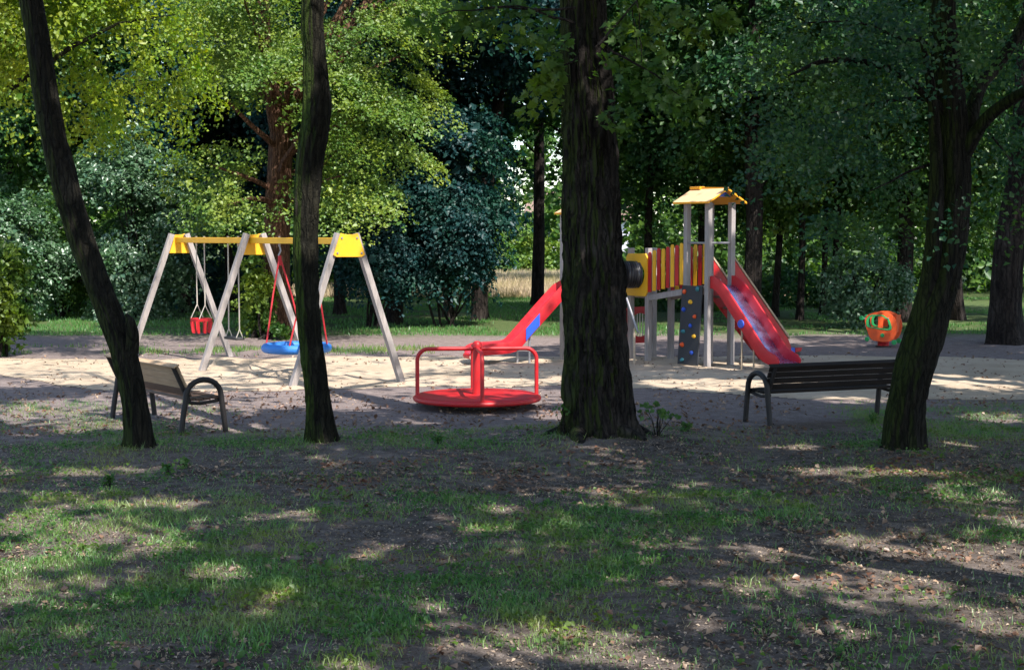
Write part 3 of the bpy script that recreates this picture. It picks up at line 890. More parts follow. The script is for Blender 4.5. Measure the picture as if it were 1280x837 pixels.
# ------------------------------------------------------------------ play structure
def play():
    ph = R(35)
    e, d = V((math.cos(ph), math.sin(ph), 0)), V((-math.sin(ph), math.cos(ph), 0))
    UP = V((0, 0, 1))
    F = V((3.417, 25.8, 0)); s = 0.55
    Rr, Lc, Bk = F+e*s, F+d*s, F+e*s+d*s
    A = Lc+d*1.05
    A2 = A+e*s; Cc = A+d*0.5; C2 = Cc+e*s
    loc = F.copy()
    root = empty('play_structure', loc)
    tag(root, 'climbing frame with two roofed towers, slides, tunnel and paling bridge in the sand', 'play structure')
    def mb(): return MB(loc)
    def post(p, h, w=0.095):
        mb().bar(p-UP*0.2, p+UP*h, w, w, side=e).build('post', M['post'], root, 0.007)
    # right tower
    for p in (F, Rr, Lc, Bk): post(p, 2.88)
    ctr = F+(e+d)*(s/2)
    for k in range(5):
        c = F+d*(0.06+k*0.107)
        mb().bar(c+e*0.03+UP*1.39, c+e*(s-0.03)+UP*1.39, 0.1, 0.035, side=d).build('deck_board', M['deck'], root, 0.004)
    for a, b2 in ((F, Lc), (F, Rr)):
        mb().tube([a+UP*2.17, b2+UP*2.17], 0.019, 8).build('guard_rail', M['metal'], root)
    # roof
    def roof(ctr, e, d, eave, ridge, half_e, half_d):
        for sgn in (-1, 1):
            sl = [ctr+e*(sgn*half_e)-d*half_d+UP*eave, ctr+e*(sgn*half_e)+d*half_d+UP*eave, ctr+e*(-sgn*0.015)+d*half_d+UP*ridge, ctr+e*(-sgn*0.015)-d*half_d+UP*ridge]
            if sgn > 0: sl[2] = sl[2]+UP*0.03; sl[3] = sl[3]-UP*0.002
            mb().plate(sl, UP*0.035).build('roof_panel', M['roof'], root, 0.004)
        for q in (-1, 1):
            c = ctr+d*(q*(half_d-0.16))
            mb().plate([c-e*half_e*0.45+UP*(ridge-(ridge-eave)*.5), c+e*half_e*0.45+UP*(ridge-(ridge-eave)*.5), c+UP*(ridge-.008)], d*(q*0.02)).build('gable_board', M['blue'], root)
    roof(ctr, e, d, 2.85, 3.10, 0.45, 0.47)
    mb().bar(ctr+d*0.2+UP*3.14, ctr+d*0.46+UP*3.14, 0.05, 0.12, side=UP).build('ridge_cap', M['roof'], root, 0.004)
    # climbing wall on the left face, foot set out a little
    w0, w1 = F+d*0.055-e*0.06, Lc+d*0.03-e*0.06
    low = -e*0.10
    mb().plate([w0+low+UP*0.03, w1+low+UP*0.03, w1+UP*1.42, w0+UP*1.42], -e*0.025).build('climbing_wall', M['slate'], root, 0.004)
    wall = bpy.data.objects['climbing_wall']
    holds = [(.17, .93, 'orange'), (.8, .97, 'teal'), (.5, .80, 'yellow'), (.75, .62, 'orange'), (.18, .70, 'blue'), (.22, .42, 'teal'), (.76, .37, 'yellow'), (.2, .25, 'orange'), (.7, .16, 'blue'), (.25, .06, 'teal'), (.55, .5, 'blue')]
    for i, (u, v, cname) in enumerate(holds):
        p = w1.lerp(w0, u)+low*(1-v)+UP*(0.03+1.38*v)-e*0.03
        h = mb()
        h.lathe([(.041, 0), (.04, .014), (.028, .034), (.012, .043), (0, .044)], p, 9, -e)
        for k in range(len(h.v)): h.v[k] = h.v[k]+V(mnoise.noise_vector(h.v[k]*14+V((i, 0, 0))))*0.012
        h.build('climbing_hold', M[cname], wall, smooth=60)
    # slides
    def slide(mid, t, wdir, prof, width, name_floor, side_mat, wall_h=0.17):
        def P(u, z, w): return mid+t*u+UP*z+wdir*w
        n = len(prof)
        fl = mb()
        vs = [P(u, z, -width/2) for u, z in prof]+[P(u, z, width/2) for u, z in prof]+[P(u, z-.025, -width/2) for u, z in prof]+[P(u, z-.025, width/2) for u, z in prof]
        fs = []
        for k in range(n-1):
            fs += [(k, k+1, n+k+1, n+k), (2*n+k, 3*n+k, 3*n+k+1, 2*n+k+1)]
        fs += [(0, n, 3*n, 2*n), (n-1, 3*n-1, 4*n-1, 2*n-1)]
        fl.add(vs, fs)
        chute = fl.build('slide_chute', M['slide_floor'], root, smooth=50)
        for q in (-1, 1):
            sw = mb()
            o = []
            for k in range(n):
                u, z = prof[k]
                a, b2 = prof[max(0, k-1)], prof[min(n-1, k+1)]
                tu, tz = b2[0]-a[0], b2[1]-a[1]
                l = math.hypot(tu, tz)
                nu, nz = -tz/l, tu/l
                hh = wall_h*(1.0 if k < n-3 else (.92, .72, .40)[k-n+3])
                o.append((P(u-nu*.05, z-nz*.05, q*width/2), P(u+nu*hh, z+nz*hh, q*width/2), P(u+nu*hh, z+nz*hh, q*(width/2+.035)), P(u-nu*.05, z-nz*.05, q*(width/2+.035))))
            vs = [p for r in o for p in r]
            fs = [(3, 2, 1, 0), tuple(4*(n-1)+j for j in range(4))]
            for k in range(n-1):
                for j in range(4):
                    fs.append((4*k+j, 4*k+(j+1) % 4, 4*k+4+(j+1) % 4, 4*k+4+j))
            sw.add(vs, fs)
            sw.build('slide_side', side_mat, root, 0.010, 50, 2)
        return P
    midR = F.lerp(Rr, 0.5)
    t = -d
    prof = [(-.02, 1.43), (.10, 1.43), (.2, 1.385), (.32, 1.29), (.6, 1.0), (.9, .69), (1.12, .45), (1.26, .31), (1.38, .23), (1.5, .2), (1.62, .19), (1.7, .16)]
    Pf = slide(midR, t, e, prof, 0.47, 'slide_chute', M['red_plastic'])
    mb().lathe([(.075, 0), (.07, .02), (0, .022)], Pf(.83, .80, -.272), 20, -e).build('side_disc', M['blue'], root)
    for u, w in ((.83, -.25), (1.12, -.25)):
        pu = Pf(u, 0, w); z = 0.72 if u < 1 else .42
        mb().tube([pu-UP*.1, pu+UP*z], 0.017, 8).build('slide_support', M['trim'], root)
    # stair on the right face: two red side boards with beige top rails
    for o in (Rr, Bk):
        a = o+e*0.05
        pl = [a+UP*1.90, a+e*1.38+UP*.42, a+e*1.46+UP*.28, a+e*1.46+UP*.02, a+e*1.2+UP*.02, a+UP*1.18]
        pan = mb().plate(pl, d*(0.03)).build('stair_side', M['red'], root, 0.005)
        mb().bar(a+UP*1.93+d*0.015, a+e*1.42+UP*.43+d*0.015, 0.035, 0.05).build('top_rail', M['trim'], pan, 0.004)
        bo = mb()
        for k in range(5):
            q = a+e*(0.2+.25*k)+UP*(1.5-.27*k)
            for sg in (-.008, .03): bo.tube([q+d*sg, q+d*(sg+.01)], 0.018, 8)
        tag(bo.build('bolt', M['metal'], pan), kind='stuff')
    for k in range(6):
        c = Rr+e*(0.18+.21*k)+UP*(1.2-.205*k)
        mb().bar(c+d*0.035, c+d*(s-.005), 0.16, 0.035, side=e).build('step', M['deck'], root, 0.004)
    # paling bridge
    zA, zL = 1.19, 1.34
    for q in (0.0, 1.0):
        off = e*(s*q)
        mb().bar(A+off+UP*(zA-.03), Lc+off+UP*(zL-.03), 0.1, 0.05).build('bridge_beam', M['post'], root, 0.004)
        mb().tube([A+off+UP*(zA+.62)+e*.03, Lc+off+UP*(zL+.62)+e*.03], 0.018, 8).build('bridge_rail', M['metal'], root)
        for k in range(8):
            f = (k+0.75)/8.5
            p = A.lerp(Lc, f)+off-e*0.035
            z = 1.285+.19*f
            w = 0.042
            dd = d
            h1 = .685+.015*((k*7) % 3)
            outl = [p-dd*w+UP*(z-.03), p+dd*w+UP*(z-.03), p+dd*w+UP*(z+h1-.03)]+[p+dd*(w*math.cos(R(a)))+UP*(z+h1-.03+w*math.sin(R(a))) for a in (30, 60, 90, 120, 150)]+[p-dd*w+UP*(z+h1-.03)]
            mb().plate(outl, -e*0.022).build('paling', M['red' if k % 2 == 0 else 'yellow'], root, 0.003)
    for k in range(9):
        f = (k+.5)/9
        p = A.lerp(Lc, f)+UP*(zA+(zL-zA)*f+.02)
        mb().bar(p+e*0.03, p+e*(s-.03), 0.1, 0.03, side=d).build('deck_board', M['deck'], root, 0.003)
    # middle platform
    for p in (A, A2, Cc, C2): post(p, 2.07)
    for k in range(4):
        c = A+d*(0.1+k*0.1)
        mb().bar(c+e*0.03+UP*1.17, c+e*(s-0.03)+UP*1.17, 0.095, 0.035, side=d).build('deck_board', M['deck'], root, 0.004)
    pc = A+d*0.25-e*0.05+UP*1.58
    def square(c, a, b, ha, hb, n=32):
        o = []
        for k in range(n):
            th = 2*math.pi*(k+.5)/n
            cx, sy = math.cos(th), math.sin(th)
            m = max(abs(cx), abs(sy))
            o.append(c+a*(ha*cx/m)+b*(hb*sy/m))
        return o
    def oval(c, a, b, ra, rb, n=32):
        return [c+a*(ra*math.cos(2*math.pi*(k+.5)/n))+b*(rb*math.sin(2*math.pi*(k+.5)/n)) for k in range(n)]
    mb().ringplate(square(pc, d, UP, .30, .39), oval(pc, d, UP, .225, .225), -e*0.03).build('tunnel_panel', M['yellow'], root, 0.004)
    # left tower
    e2 = V((0.95, 0.31, 0)).normalized(); d2 = V((-e2.y, e2.x, 0))
    ct = V((1.36, 27.0, 0)); h = 0.33
    for a, b2 in ((-1, -1), (1, -1), (-1, 1), (1, 1)): post(ct+e2*(a*h)+d2*(b2*h), 2.72)
    roof(ct, e2, d2, 2.68, 2.92, 0.45, 0.5)
    for k in range(6):
        c = ct-d2*0.27+d2*(k*0.107)
        mb().bar(c-e2*0.3+UP*1.29, c+e2*0.3+UP*1.29, 0.1, 0.035, side=d2).build('deck_board', M['deck'], root, 0.004)
    bkc = ct+d2*(h+0.05)
    mb().plate([bkc-e2*.3+UP*1.36, bkc+e2*.3+UP*1.36, bkc+e2*.3+UP*1.95, bkc-e2*.3+UP*1.95], d2*0.02).build('back_panel', M['yellow'], root, 0.004)
    mb().plate([bkc-e2*.3+UP*.45, bkc+e2*.3+UP*.45, bkc+e2*.3+UP*1.26, bkc-e2*.3+UP*1.26], d2*0.02).build('lower_panel', M['red'], root, 0.004)
    # corrugated tunnel
    t0, t1 = pc+e*0.02, ct+e2*(h+.02)+UP*1.60
    n = 64
    prof = []
    for k in range(n+1):
        f = k/n
        prof.append((t0.lerp(t1, f), 0.225+0.03*(0.5-0.5*math.cos(2*math.pi*f*15))))
    tb = mb(); tb.tube([p for p, r in prof], [r for p, r in prof], 24, False)
    tb.build('tunnel', M['black'], root, smooth=80)
    # left slide
    mid = ct-e2*h
    prof = [(-.02, 1.33), (.06, 1.33), (.14, 1.285), (.3, 1.125), (.6, .81), (.9, .49), (1.04, .345), (1.12, .285), (1.22, .255), (1.35, .245), (1.5, .235), (1.68, .23), (1.80, .225), (1.88, .215), (1.92, .205)]
    P2 = slide(mid, -e2, d2, prof, 0.42, 'slide_chute', M['red_plastic'], 0.155)
    lip = [P2(1.91, .205, -.21)]+[P2(1.91+.05*math.sin(R(a)), .155+.05*math.cos(R(a)), -.21) for a in range(0, 181, 30)]
    lp = mb()
    lp.add(lip+[p+d2*.42 for p in lip], [(k, k+1, len(lip)+k+1, len(lip)+k) for k in range(len(lip)-1)])
    lp.build('slide_lip', M['red_plastic'], root, smooth=60)
    mb().tube([P2(1.7, -.1, -.12), P2(1.7, .2, -.12)], 0.02, 8).build('slide_support', M['metal'], root)
    def onside(u):
        for k in range(len(prof)-1):
            if prof[k][0] <= u <= prof[k+1][0]:
                f = (u-prof[k][0])/(prof[k+1][0]-prof[k][0])
                return prof[k][1]+(prof[k+1][1]-prof[k][1])*f
    q = -.248
    mb().plate([P2(.66, onside(.66)-.05, q), P2(.66, onside(.66)+.17, q), P2(.92, onside(.92)+.17, q), P2(.92, onside(.92)-.05, q)], -d2*0.012).build('side_panel', M['blue'], root, 0.003)
    for u in (.82, 1.0):
        z = onside(u)-.03
        mb().tube([P2(u, -.1, .0 if u > .9 else -.15), P2(u, z, .0 if u > .9 else -.15)], 0.02, 8).build('slide_support', M['metal'], root)
    # red play panel with pale bars under the middle platform
    pcn = Cc.lerp(C2, .5)+UP*.63+d*0.05
    pan = mb().ringplate(square(pcn, e, UP, .36, .34), oval(pcn, e, UP, .24, .22), d*0.022).build('bar_panel', M['red'], root, 0.004)
    for k in range(7):
        u = -.2+k*.066
        hh = .23*math.sqrt(max(.05, 1-(u/.25)**2))
        mb().tube([pcn+e*u-UP*hh+d*.011, pcn+e*u+UP*hh+d*.011], 0.011, 8).build('bar', M['white'], pan)
    a0 = atd(783, 372, 26.9); a1 = atd(797, 414, 26.7)
    mb().tube([a0, a1, a1-UP*.02+V((.03, 0, 0))], 0.022, 8).build('handrail', M['metal'], root)
    g = at(793, 457)
    mb().tube([V((g.x, g.y, -.1)), V((a1.x-.06, a1.y, a1.z+.05))], 0.02, 8).build('rail_support', M['trim'], root)
play()

# ------------------------------------------------------------------ spring rider and toy
def rider():
    c = at(1103, 434); c.z = 0
    root = empty('spring_rider', c)
    tag(root, 'orange spring rocker shaped like a little bus with green wheels', 'spring rocker')
    u = V((0.97, -0.24, 0)).normalized()     # along the side board
    w = V((0.42, 0.91, 0))                   # away from the viewer
    UP = V((0, 0, 1))
    def side(off):
        o = c+w*off+UP*.43
        n = 40
        ol = [(-.33, .18), (-.275, .25), (-.14, .30), (.06, .305), (.2, .26), (.30, .15), (.33, .02), (.30, -.15), (.235, -.29), (.06, -.305), (-.19, -.28), (-.26, -.13), (-.315, .04)]
        il = [(-.26, .01), (-.265, .165), (-.19, .23), (.015, .235), (.14, .15), (.195, -.05), (-.015, -.03)]
        def radial(poly, cx, cz):
            q = []
            for k in range(n):
                a = 2*math.pi*(k+.5)/n
                dx, dz = math.cos(a), math.sin(a)
                best = 0
                for i in range(len(poly)):
                    x0, z0 = poly[i][0]-cx, poly[i][1]-cz
                    x1, z1 = poly[(i+1) % len(poly)][0]-cx, poly[(i+1) % len(poly)][1]-cz
                    den = dx*(z1-z0)-dz*(x1-x0)
                    if abs(den) < 1e-9: continue
                    t = (x0*(z1-z0)-z0*(x1-x0))/den
                    uu = (x0*dz-z0*dx)/den
                    if t > best and -1e-6 <= uu <= 1+1e-6: best = t
                q.append(best)
            q = [(q[k-1]+2*q[k]+q[(k+1) % n])/4 for k in range(n)]
            return [o+u*(cx+q[k]*math.cos(2*math.pi*(k+.5)/n))+UP*(cz+q[k]*math.sin(2*math.pi*(k+.5)/n)) for k in range(n)]
        outer, inner = radial(ol, -.04, .1), radial(il, -.04, .1)
        p = MB(c).ringplate(outer, inner, w*0.022).build('side_board', M['orange'], root, 0.004)
        cen = sum(inner, V())/n
        fr_o = [cen+(q-cen)*1.14-w*.012 for q in inner]
        fr_i = [cen+(q-cen)*.93-w*.012 for q in inner]
        MB(c).ringplate(fr_o, fr_i, w*0.011).build('window_frame', M['green'], p, 0.002)
        MB(c).bar(cen-UP*.12-w*.004+u*.03, cen+UP*.12-w*.004+u*.03, 0.10, 0.014, side=u).build('window_bar', M['orange'], p)
        for (a, z, r) in ((-.275, -.25, .048), (.265, -.31, .052), (.03, -.17, .042), (-.39, .18, .048)):
            MB(c).lathe([(r, 0), (r, .02), (r*.7, .028), (0, .028)], o+u*a+UP*z-w*.004, 20, -w).build('wheel' if z < -.2 else 'lamp', M['green'], p)
        if off < 0:
            MB(c).tube([o-u*.32+UP*.17+w*.01, o-u*.44+UP*.17+w*.01], 0.014, 8).build('lamp_stalk', M['metal'], p)
    side(-.17); side(.36)
    MB(c).bar(c-u*.14+UP*.35+w*.1, c+u*.24+UP*.35+w*.1, 0.5, 0.03, side=w).build('seat', M['orange'], root, 0.004)
    MB(c).bar(c+u*.25+UP*.31+w*.1, c+u*.29+UP*.67+w*.1, 0.5, 0.025, side=w).build('seat_back', M['orange'], root, 0.004)
    MB(c).bar(c-u*.2+UP*.2+w*.1, c+u*.2+UP*.2+w*.1, 0.3, 0.03, side=w).build('base_plate', M['red'], root, 0.004)
    sp = [c+w*.1+V((.1*math.cos(a), .1*math.sin(a), .02+.17*a/(2*math.pi*5))) for a in [2*math.pi*5*k/80 for k in range(81)]]
    MB(c).lathe([(.16, -.02), (.16, .03), (0, .03)], c+w*.1, 20).build('ground_plate', M['rubber'], root)
    MB(c).tube(sp, 0.022, 8).build('spring', M['red'], root, smooth=80)
    MB(c).tube([c+u*.14+UP*.61-w*.2, c+u*.14+UP*.61+w*.4], 0.016, 8).build('grab_bar', M['metal'], root)
rider()
def toy():
    c = at(991, 444); c.z = 0
    root = empty('toy_truck', c, R(14))
    tag(root, 'small blue and red toy lying on the dark ground right of the big slide', 'toy')
    MB().plate([(-.13, -.06, .035), (.02, -.06, .035), (.02, -.06, .15), (-.08, -.06, .16), (-.13, -.06, .11)], (0, .12, 0)).build('body', M['blue'], root, 0.012)
    MB().plate([(.025, -.062, .06), (.14, -.062, .075), (.17, -.062, .15), (.025, -.062, .14)], (0, .124, 0)).build('tray', M['red'], root, 0.008)
    for x in (-.085, .09):
        for y in (-.075, .055):
            MB().tube([(x, y, .035), (x, y+.02, .035)], 0.035, 14).build('wheel', M['black'], root, 0.004)
toy()

# ------------------------------------------------------------------ the four near trees
up_t = lambda px_list, D: [atd(x, y, D) for x, y in px_list]
def near(name, label, px, D, ws, top, bark, crown_c, crown_r, n, per, seed, seg=48, groove=0.16, flare=0.45, extra=None, leaf='leaf_mid', size=0.17):
    pts = [atd(x, y, D) for x, y in px]
    pts[0].z = -0.12
    for q in top: pts.append(V(q))
    rs = [w/2*D/FOC for w in ws]
    spr = spray_centres(crown_c, crown_r, n, 0.45, 1.7, seed)
    def cut(C):
        x, y, d = proj(C)
        return (y > -25) & (d > 0)
    return make_tree(name, label, pts, rs, bark, M[leaf], spr, per, 0.85, size, limbs=16, seg=seg, step=0.07, zlimb=5.5, flare=flare, groove=groove, prune=True, cut=cut, extra=extra, seed=seed, jit=0.7, roots=6)
def stub(mb, op, orr):
    trunk_shape(mb, [atd(165, 440, 15.55), atd(166, 420, 15.5), atd(163, 402, 15.45), atd(158, 392, 15.45)], [.075, .068, .05, .012], 16, 0.04, 0.1, 0, 4)
near('tree', 'dark slender tree leaning left in front of the pale-backed bench', [(177, 572), (168, 500), (152, 430), (118, 345), (86, 250), (62, 150), (38, -5)], 15.6,
     (33, 30, 31, 30, 32, 30, 27, 22, 12), [(-5.6, 15.8, 7.2), (-5.9, 16.2, 10.5)], M['bark1'], (-5.6, 16.2, 11.0), (4.3, 4.3, 4.2), 150, 60, 3, extra=stub)
near('tree', 'green-tinged crooked tree between the left bench and the red roundabout', [(404, 568), (396, 490), (387, 410), (382, 310), (386, 210), (396, 140), (393, 60), (391, -5)], 16.0,
     (36, 29, 28, 30, 33, 34, 27, 26, 20, 12), [(-2.1, 16.2, 7.4), (-1.9, 16.3, 12.6)], M['bark2'], (-1.8, 16.2, 13.2), (4.8, 4.8, 6.4), 250, 60, 7)
near('tree', 'thick straight old tree trunk in the middle beside the red slide', [(757, 572), (749, 500), (745, 420), (741, 300), (737, 170), (728, -5)], 16.3,
     (90, 80, 77, 71, 63, 56, 44, 20), [(.75, 16.4, 7.6), (.8, 16.2, 13.5)], M['bark3'], (1.0, 16.4, 13.4), (5.0, 5.0, 6.6), 300, 60, 9, seg=110, groove=0.20, flare=0.42)
def fork(mb, op, orr):
    trunk_shape(mb, [atd(1146, 420, 15.5), atd(1163, 340, 15.45), atd(1169, 270, 15.4), atd(1170, 190, 15.35), atd(1164, 110, 15.3), atd(1150, 40, 15.2)], [.12, .095, .085, .065, .045, .02], 24, 0.07, 0.08, 0, 5, 0.1)
    trunk_shape(mb, [atd(1200, 200, 15.5), atd(1232, 150, 15.3), atd(1275, 118, 15.0), atd(1330, 90, 14.6), V((7.2, 14.2, 5.4))], [.085, .065, .055, .045, .025], 14, 0.1, 0.08, 0, 6)
    trunk_shape(mb, [atd(1204, 190, 15.5), atd(1225, 110, 15.7), atd(1262, 60, 16), V((6.6, 16.4, 6.4))], [.09, .07, .06, .03], 12, 0.1, 0.08, 0, 8)
    trunk_shape(mb, [atd(1190, 150, 15.5), atd(1120, 90, 15.2), atd(1040, 75, 15), atd(985, 95, 14.8)], [.06, .04, .03, .012], 10, 0.1, 0.08, 0, 11)
near('tree', 'dark forked tree leaning right beside the dark slatted bench', [(1127, 578), (1133, 500), (1152, 430), (1182, 340), (1193, 260), (1190, 160), (1182, 60), (1180, -5)], 15.5,
     (49, 44, 47, 37, 36, 36, 33, 29, 20, 12), [(4.6, 15.6, 7.0), (4.9, 15.8, 10.5)], M['bark1'], (5.2, 16.0, 10.6), (4.6, 4.6, 4.2), 190, 60, 13, seg=56, extra=fork)

# hanging foliage that belongs to the near trees (added to the crowns as more leaf sprays)
def hanging(trunk_obj_root, spots, D, per, r, size, leaf, maple=True, seed=0, twig=None):
    base = np.array(trunk_obj_root.location)
    P, O = [], []
    for (x, y, dd) in spots:
        p = atd(x, y, D+dd); P.append(tuple(p)); O.append((rng.normal()*.4, -0.8, 0.1))
    P, O = np.array(P), np.array(O)
    C, N = spray_leaves(P, O, per, r, thick=0.25, jit=0.5, tilt=0.9, droop=0.5)
    fn = maple_object if maple else leaf_object
    o = fn('hanging_foliage', C, N, size*(0.6+0.7*rng.random(len(C))), leaf, trunk_obj_root, base)
    if twig:
        mb = MB(base)
        for j, (a, b, r0) in enumerate(twig):
            branch(mb, atd(*a, D), atd(*b, D), r0, 0.004, seed+j, 6, 0.05, 8)
        mb.build('twig', M['barkd'], trunk_obj_root, smooth=60)
trees = [o for o in bpy.data.objects if o.name.startswith('tree') and o.type == 'EMPTY']
T1, T2, T3, T4 = trees[0], trees[1], trees[2], trees[3]
M['leaf_hang'] = leafmat('hanging_maple_leaf', (0.04, 0.11, 0.018), (0.08, 0.16, 0.026), (0.13, 0.19, 0.02), 0.5, 0.03)
sp3 = [(672, 22, 0), (640, 8, .2), (690, 55, .1), (610, -5, .1), (655, 45, .3), (575, 12, .2), (600, 30, .4), (683, 100, 0), (672, 118, .1), (693, 85, 0), (540, 25, .3),
       (780, 30, 0), (800, 85, .1), (825, 105, 0), (790, 110, .3), (845, 130, .3), (812, 60, .2), (860, 120, .4), (775, 140, .4), (838, 20, .3), (800, 5, .1), (870, 40, .5), (905, 20, .4), (770, 75, .2)]
hanging(T3, sp3, 14.6, 60, 0.22, 0.092, M['leaf_hang'], True, 3, [((722, 70), (660, 120), .012), ((745, 60), (808, -8), .016), ((796, -5), (802, 78), .007), ((720, 30), (600, 10), .016), ((760, 60), (850, 120), .014), ((790, 10), (796, 60), .006), ((720, 10), (545, 20), .014)])
sp4 = []
for _ in range(120):
    x, y = rng.uniform(960, 1300), rng.uniform(-20, 330)
    if y < 60+abs(x-1120)*0.2 or (fbm(np.array([x/90]), np.array([y/60]), 8, 2)[0] > 0.42 and y < 300-0.22*abs(x-1090)):
        if 1140 < x < 1222 and y > 150: continue
        sp4.append((x, y, rng.uniform(-1.2, 1.6)))
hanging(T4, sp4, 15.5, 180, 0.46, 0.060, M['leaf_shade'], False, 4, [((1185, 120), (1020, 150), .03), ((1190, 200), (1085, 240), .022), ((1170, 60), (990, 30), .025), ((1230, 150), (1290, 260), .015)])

# ------------------------------------------------------------------ unseen trees added to shade the ground from behind and beside the viewpoint
def canopy(label, x, y, h, rr, n, seed, lean=0.0):
    pts = [V((x, y, -.1)), V((x+.1, y, 3)), V((x+lean*.3, y+.15, 6)), V((x+lean*.8, y, h))]
    spr = spray_centres((x+lean, y+abs(lean)*.5, h), (rr, rr, rr*0.75), n, 0.25, 2.2, seed)
    def cut(C):
        px, py, d = proj(C)
        return (d > 0.3) & (px > -60) & (px < 1340) & (py > -60)
    make_tree('tree', label, pts, [.32, .26, .22, .1], M['barkd'], M['leaf_mid'], spr, 46, 1.0, 0.25, limbs=14, prune=True, cut=cut, zlimb=4, flare=.3, seed=seed, jit=0.8)
canopy('unseen broad shade tree behind the viewpoint, right of the near lawn', 4.5, 0.5, 10.5, 5.5, 260, 21)
canopy('unseen shade tree leaning over the near lawn from the right', 4.6, 7.4, 10.5, 5.2, 280, 28, -2.6)
canopy('unseen shade tree leaning over the near lawn from the left', -5.4, 9.6, 10.5, 4.0, 340, 33, 3.6)
canopy('unseen shade tree right of the near lawn, level with the dark bench', 8.2, 12.0, 10.0, 5.0, 330, 29)
canopy('unseen shade tree right of the sand, level with the red roundabout', 9.8, 19.5, 10.0, 5.0, 330, 30, -1.2)
canopy('unseen shade tree high over the right end of the sand', 18.5, 26.5, 10.5, 5.5, 360, 32, -0.5)
canopy('unseen broad shade tree behind the viewpoint, left of the near lawn', -2.5, -1.0, 10.5, 5.0, 240, 22)
canopy('unseen broad shade tree on the right edge of the near lawn', 9.6, 7.0, 10.5, 5.5, 300, 23)
canopy('unseen broad shade tree right of the dark slatted bench, out past the lawn', 11.5, 14.5, 10.0, 5.5, 300, 24)
canopy('unseen broad shade tree right of the sand, past the dark bench', 14.5, 22.5, 10.0, 6.0, 320, 25)
canopy('unseen broad shade tree far right of the orange rocker', 19.5, 31.0, 10.0, 5.5, 200, 26)

# ------------------------------------------------------------------ sunlit trees on the left
pts = [V((-11.6, 27.0, -.1)), V((-11.4, 27.0, 2.5)), V((-11.2, 26.8, 5)), V((-11.0, 26.6, 9.5))]
P1, O1 = spray_centres((-9.2, 26.6, 8.2), (4.8, 3.4, 4.7), 520, 0.25, 1.1, 31)
k = P1[:, 2] > 2.6
def cutl(C):
    x, y, d = proj(C)
    return (y > 200+95*fbm(x/38, x/90, 12, 2)+np.where(x < 90, (90-x)*.5, 0)-0.2*np.maximum(0, x-170)) | (x > 338-0.25*np.maximum(0, 90-y)) 
make_tree('linden_tree', 'bright yellow-green linden crown spreading over the swings from the left', pts, [.32, .26, .22, .08], M['bark1'], M['leaf_linden'], (P1[k], O1[k]), 230, 0.62, 0.072, limbs=40, zlimb=3, cut=cutl, seed=31, jit=0.7)

mp = [atd(349, 424, 33.6), atd(346, 360, 33.6), atd(346, 280, 33.6), atd(351, 190, 33.6), atd(352, 145, 33.6)]
mp[0].z = -.1
def mfork(mb, op, orr):
    trunk_shape(mb, [atd(350, 165, 33.6), atd(338, 110, 33.4), atd(330, 40, 33.2), atd(332, -60, 33.0)], [.22, .17, .14, .08], 14, .2, .08, 0, 3)
    trunk_shape(mb, [atd(352, 160, 33.6), atd(385, 90, 33.8), atd(425, 20, 34), atd(470, -60, 34)], [.2, .15, .12, .07], 14, .2, .08, 0, 5)
    trunk_shape(mb, [atd(338, 235, 33.5), atd(310, 222, 33.0), atd(280, 212, 32.6), atd(262, 205, 32.4)], [.07, .045, .03, .01], 8, .2, .08, 0, 6)
    trunk_shape(mb, [atd(356, 260, 33.5), atd(380, 230, 33.2), atd(420, 190, 32.9)], [.06, .045, .01], 8, .2, .08, 0, 7)
    trunk_shape(mb, [atd(392, 110, 33.8), atd(440, 60, 33), atd(490, 40, 32.4)], [.07, .045, .01], 8, .2, .08, 0, 9)
sp, so_ = [], []
for _ in range(2600):
    x, y = rng.uniform(225, 585), rng.uniform(-90, 335)
    top_r = 575-0.0*y
    inside = (y < 40) or (x > 395 and y < 205+0.35*(520-abs(x-450))*0.2 and x < 585-max(0, (y-150))*0.9 and x < 560+0.2*y) or (x > 395 and x < 500-0.35*(y-180) and y < 285 and y >= 180) or (235 < x < 345 and 190 < y < 300 and fbm(np.array([x/40]), np.array([y/25]), 5, 2)[0] > .5) or (300 < x < 345 and y < 190) or (x < 400 and y < 120)
    if 40 <= y and 415 < x < 520 and y > 250: inside = False
    if 308 < x < 388 and 120 < y < 340: inside = False
    if inside and fbm(np.array([x/60]), np.array([y/15]), 2, 2)[0] > 0.50:
        D = 33.6+rng.uniform(-3.2, 3.0)
        sp.append(tuple(atd(x, y, D))); so_.append(((x-350)/180, (D-33.6)/3-.3, .2))
    if len(sp) >= 370: break
make_tree('maple_tree', 'sunlit maple with reddish-brown trunk and layered foliage behind the swings', mp, [.36, .31, .29, .27, .22], M['barkb'], M['leaf_maple'], (np.array(sp), unit(np.array(so_))), 250, 0.80, 0.070, limbs=34, seg=20, zlimb=3, flare=.5, extra=mfork, jit=0.5, seed=17, rough=.07, thick=.07, tilt=.55, droop=.22)

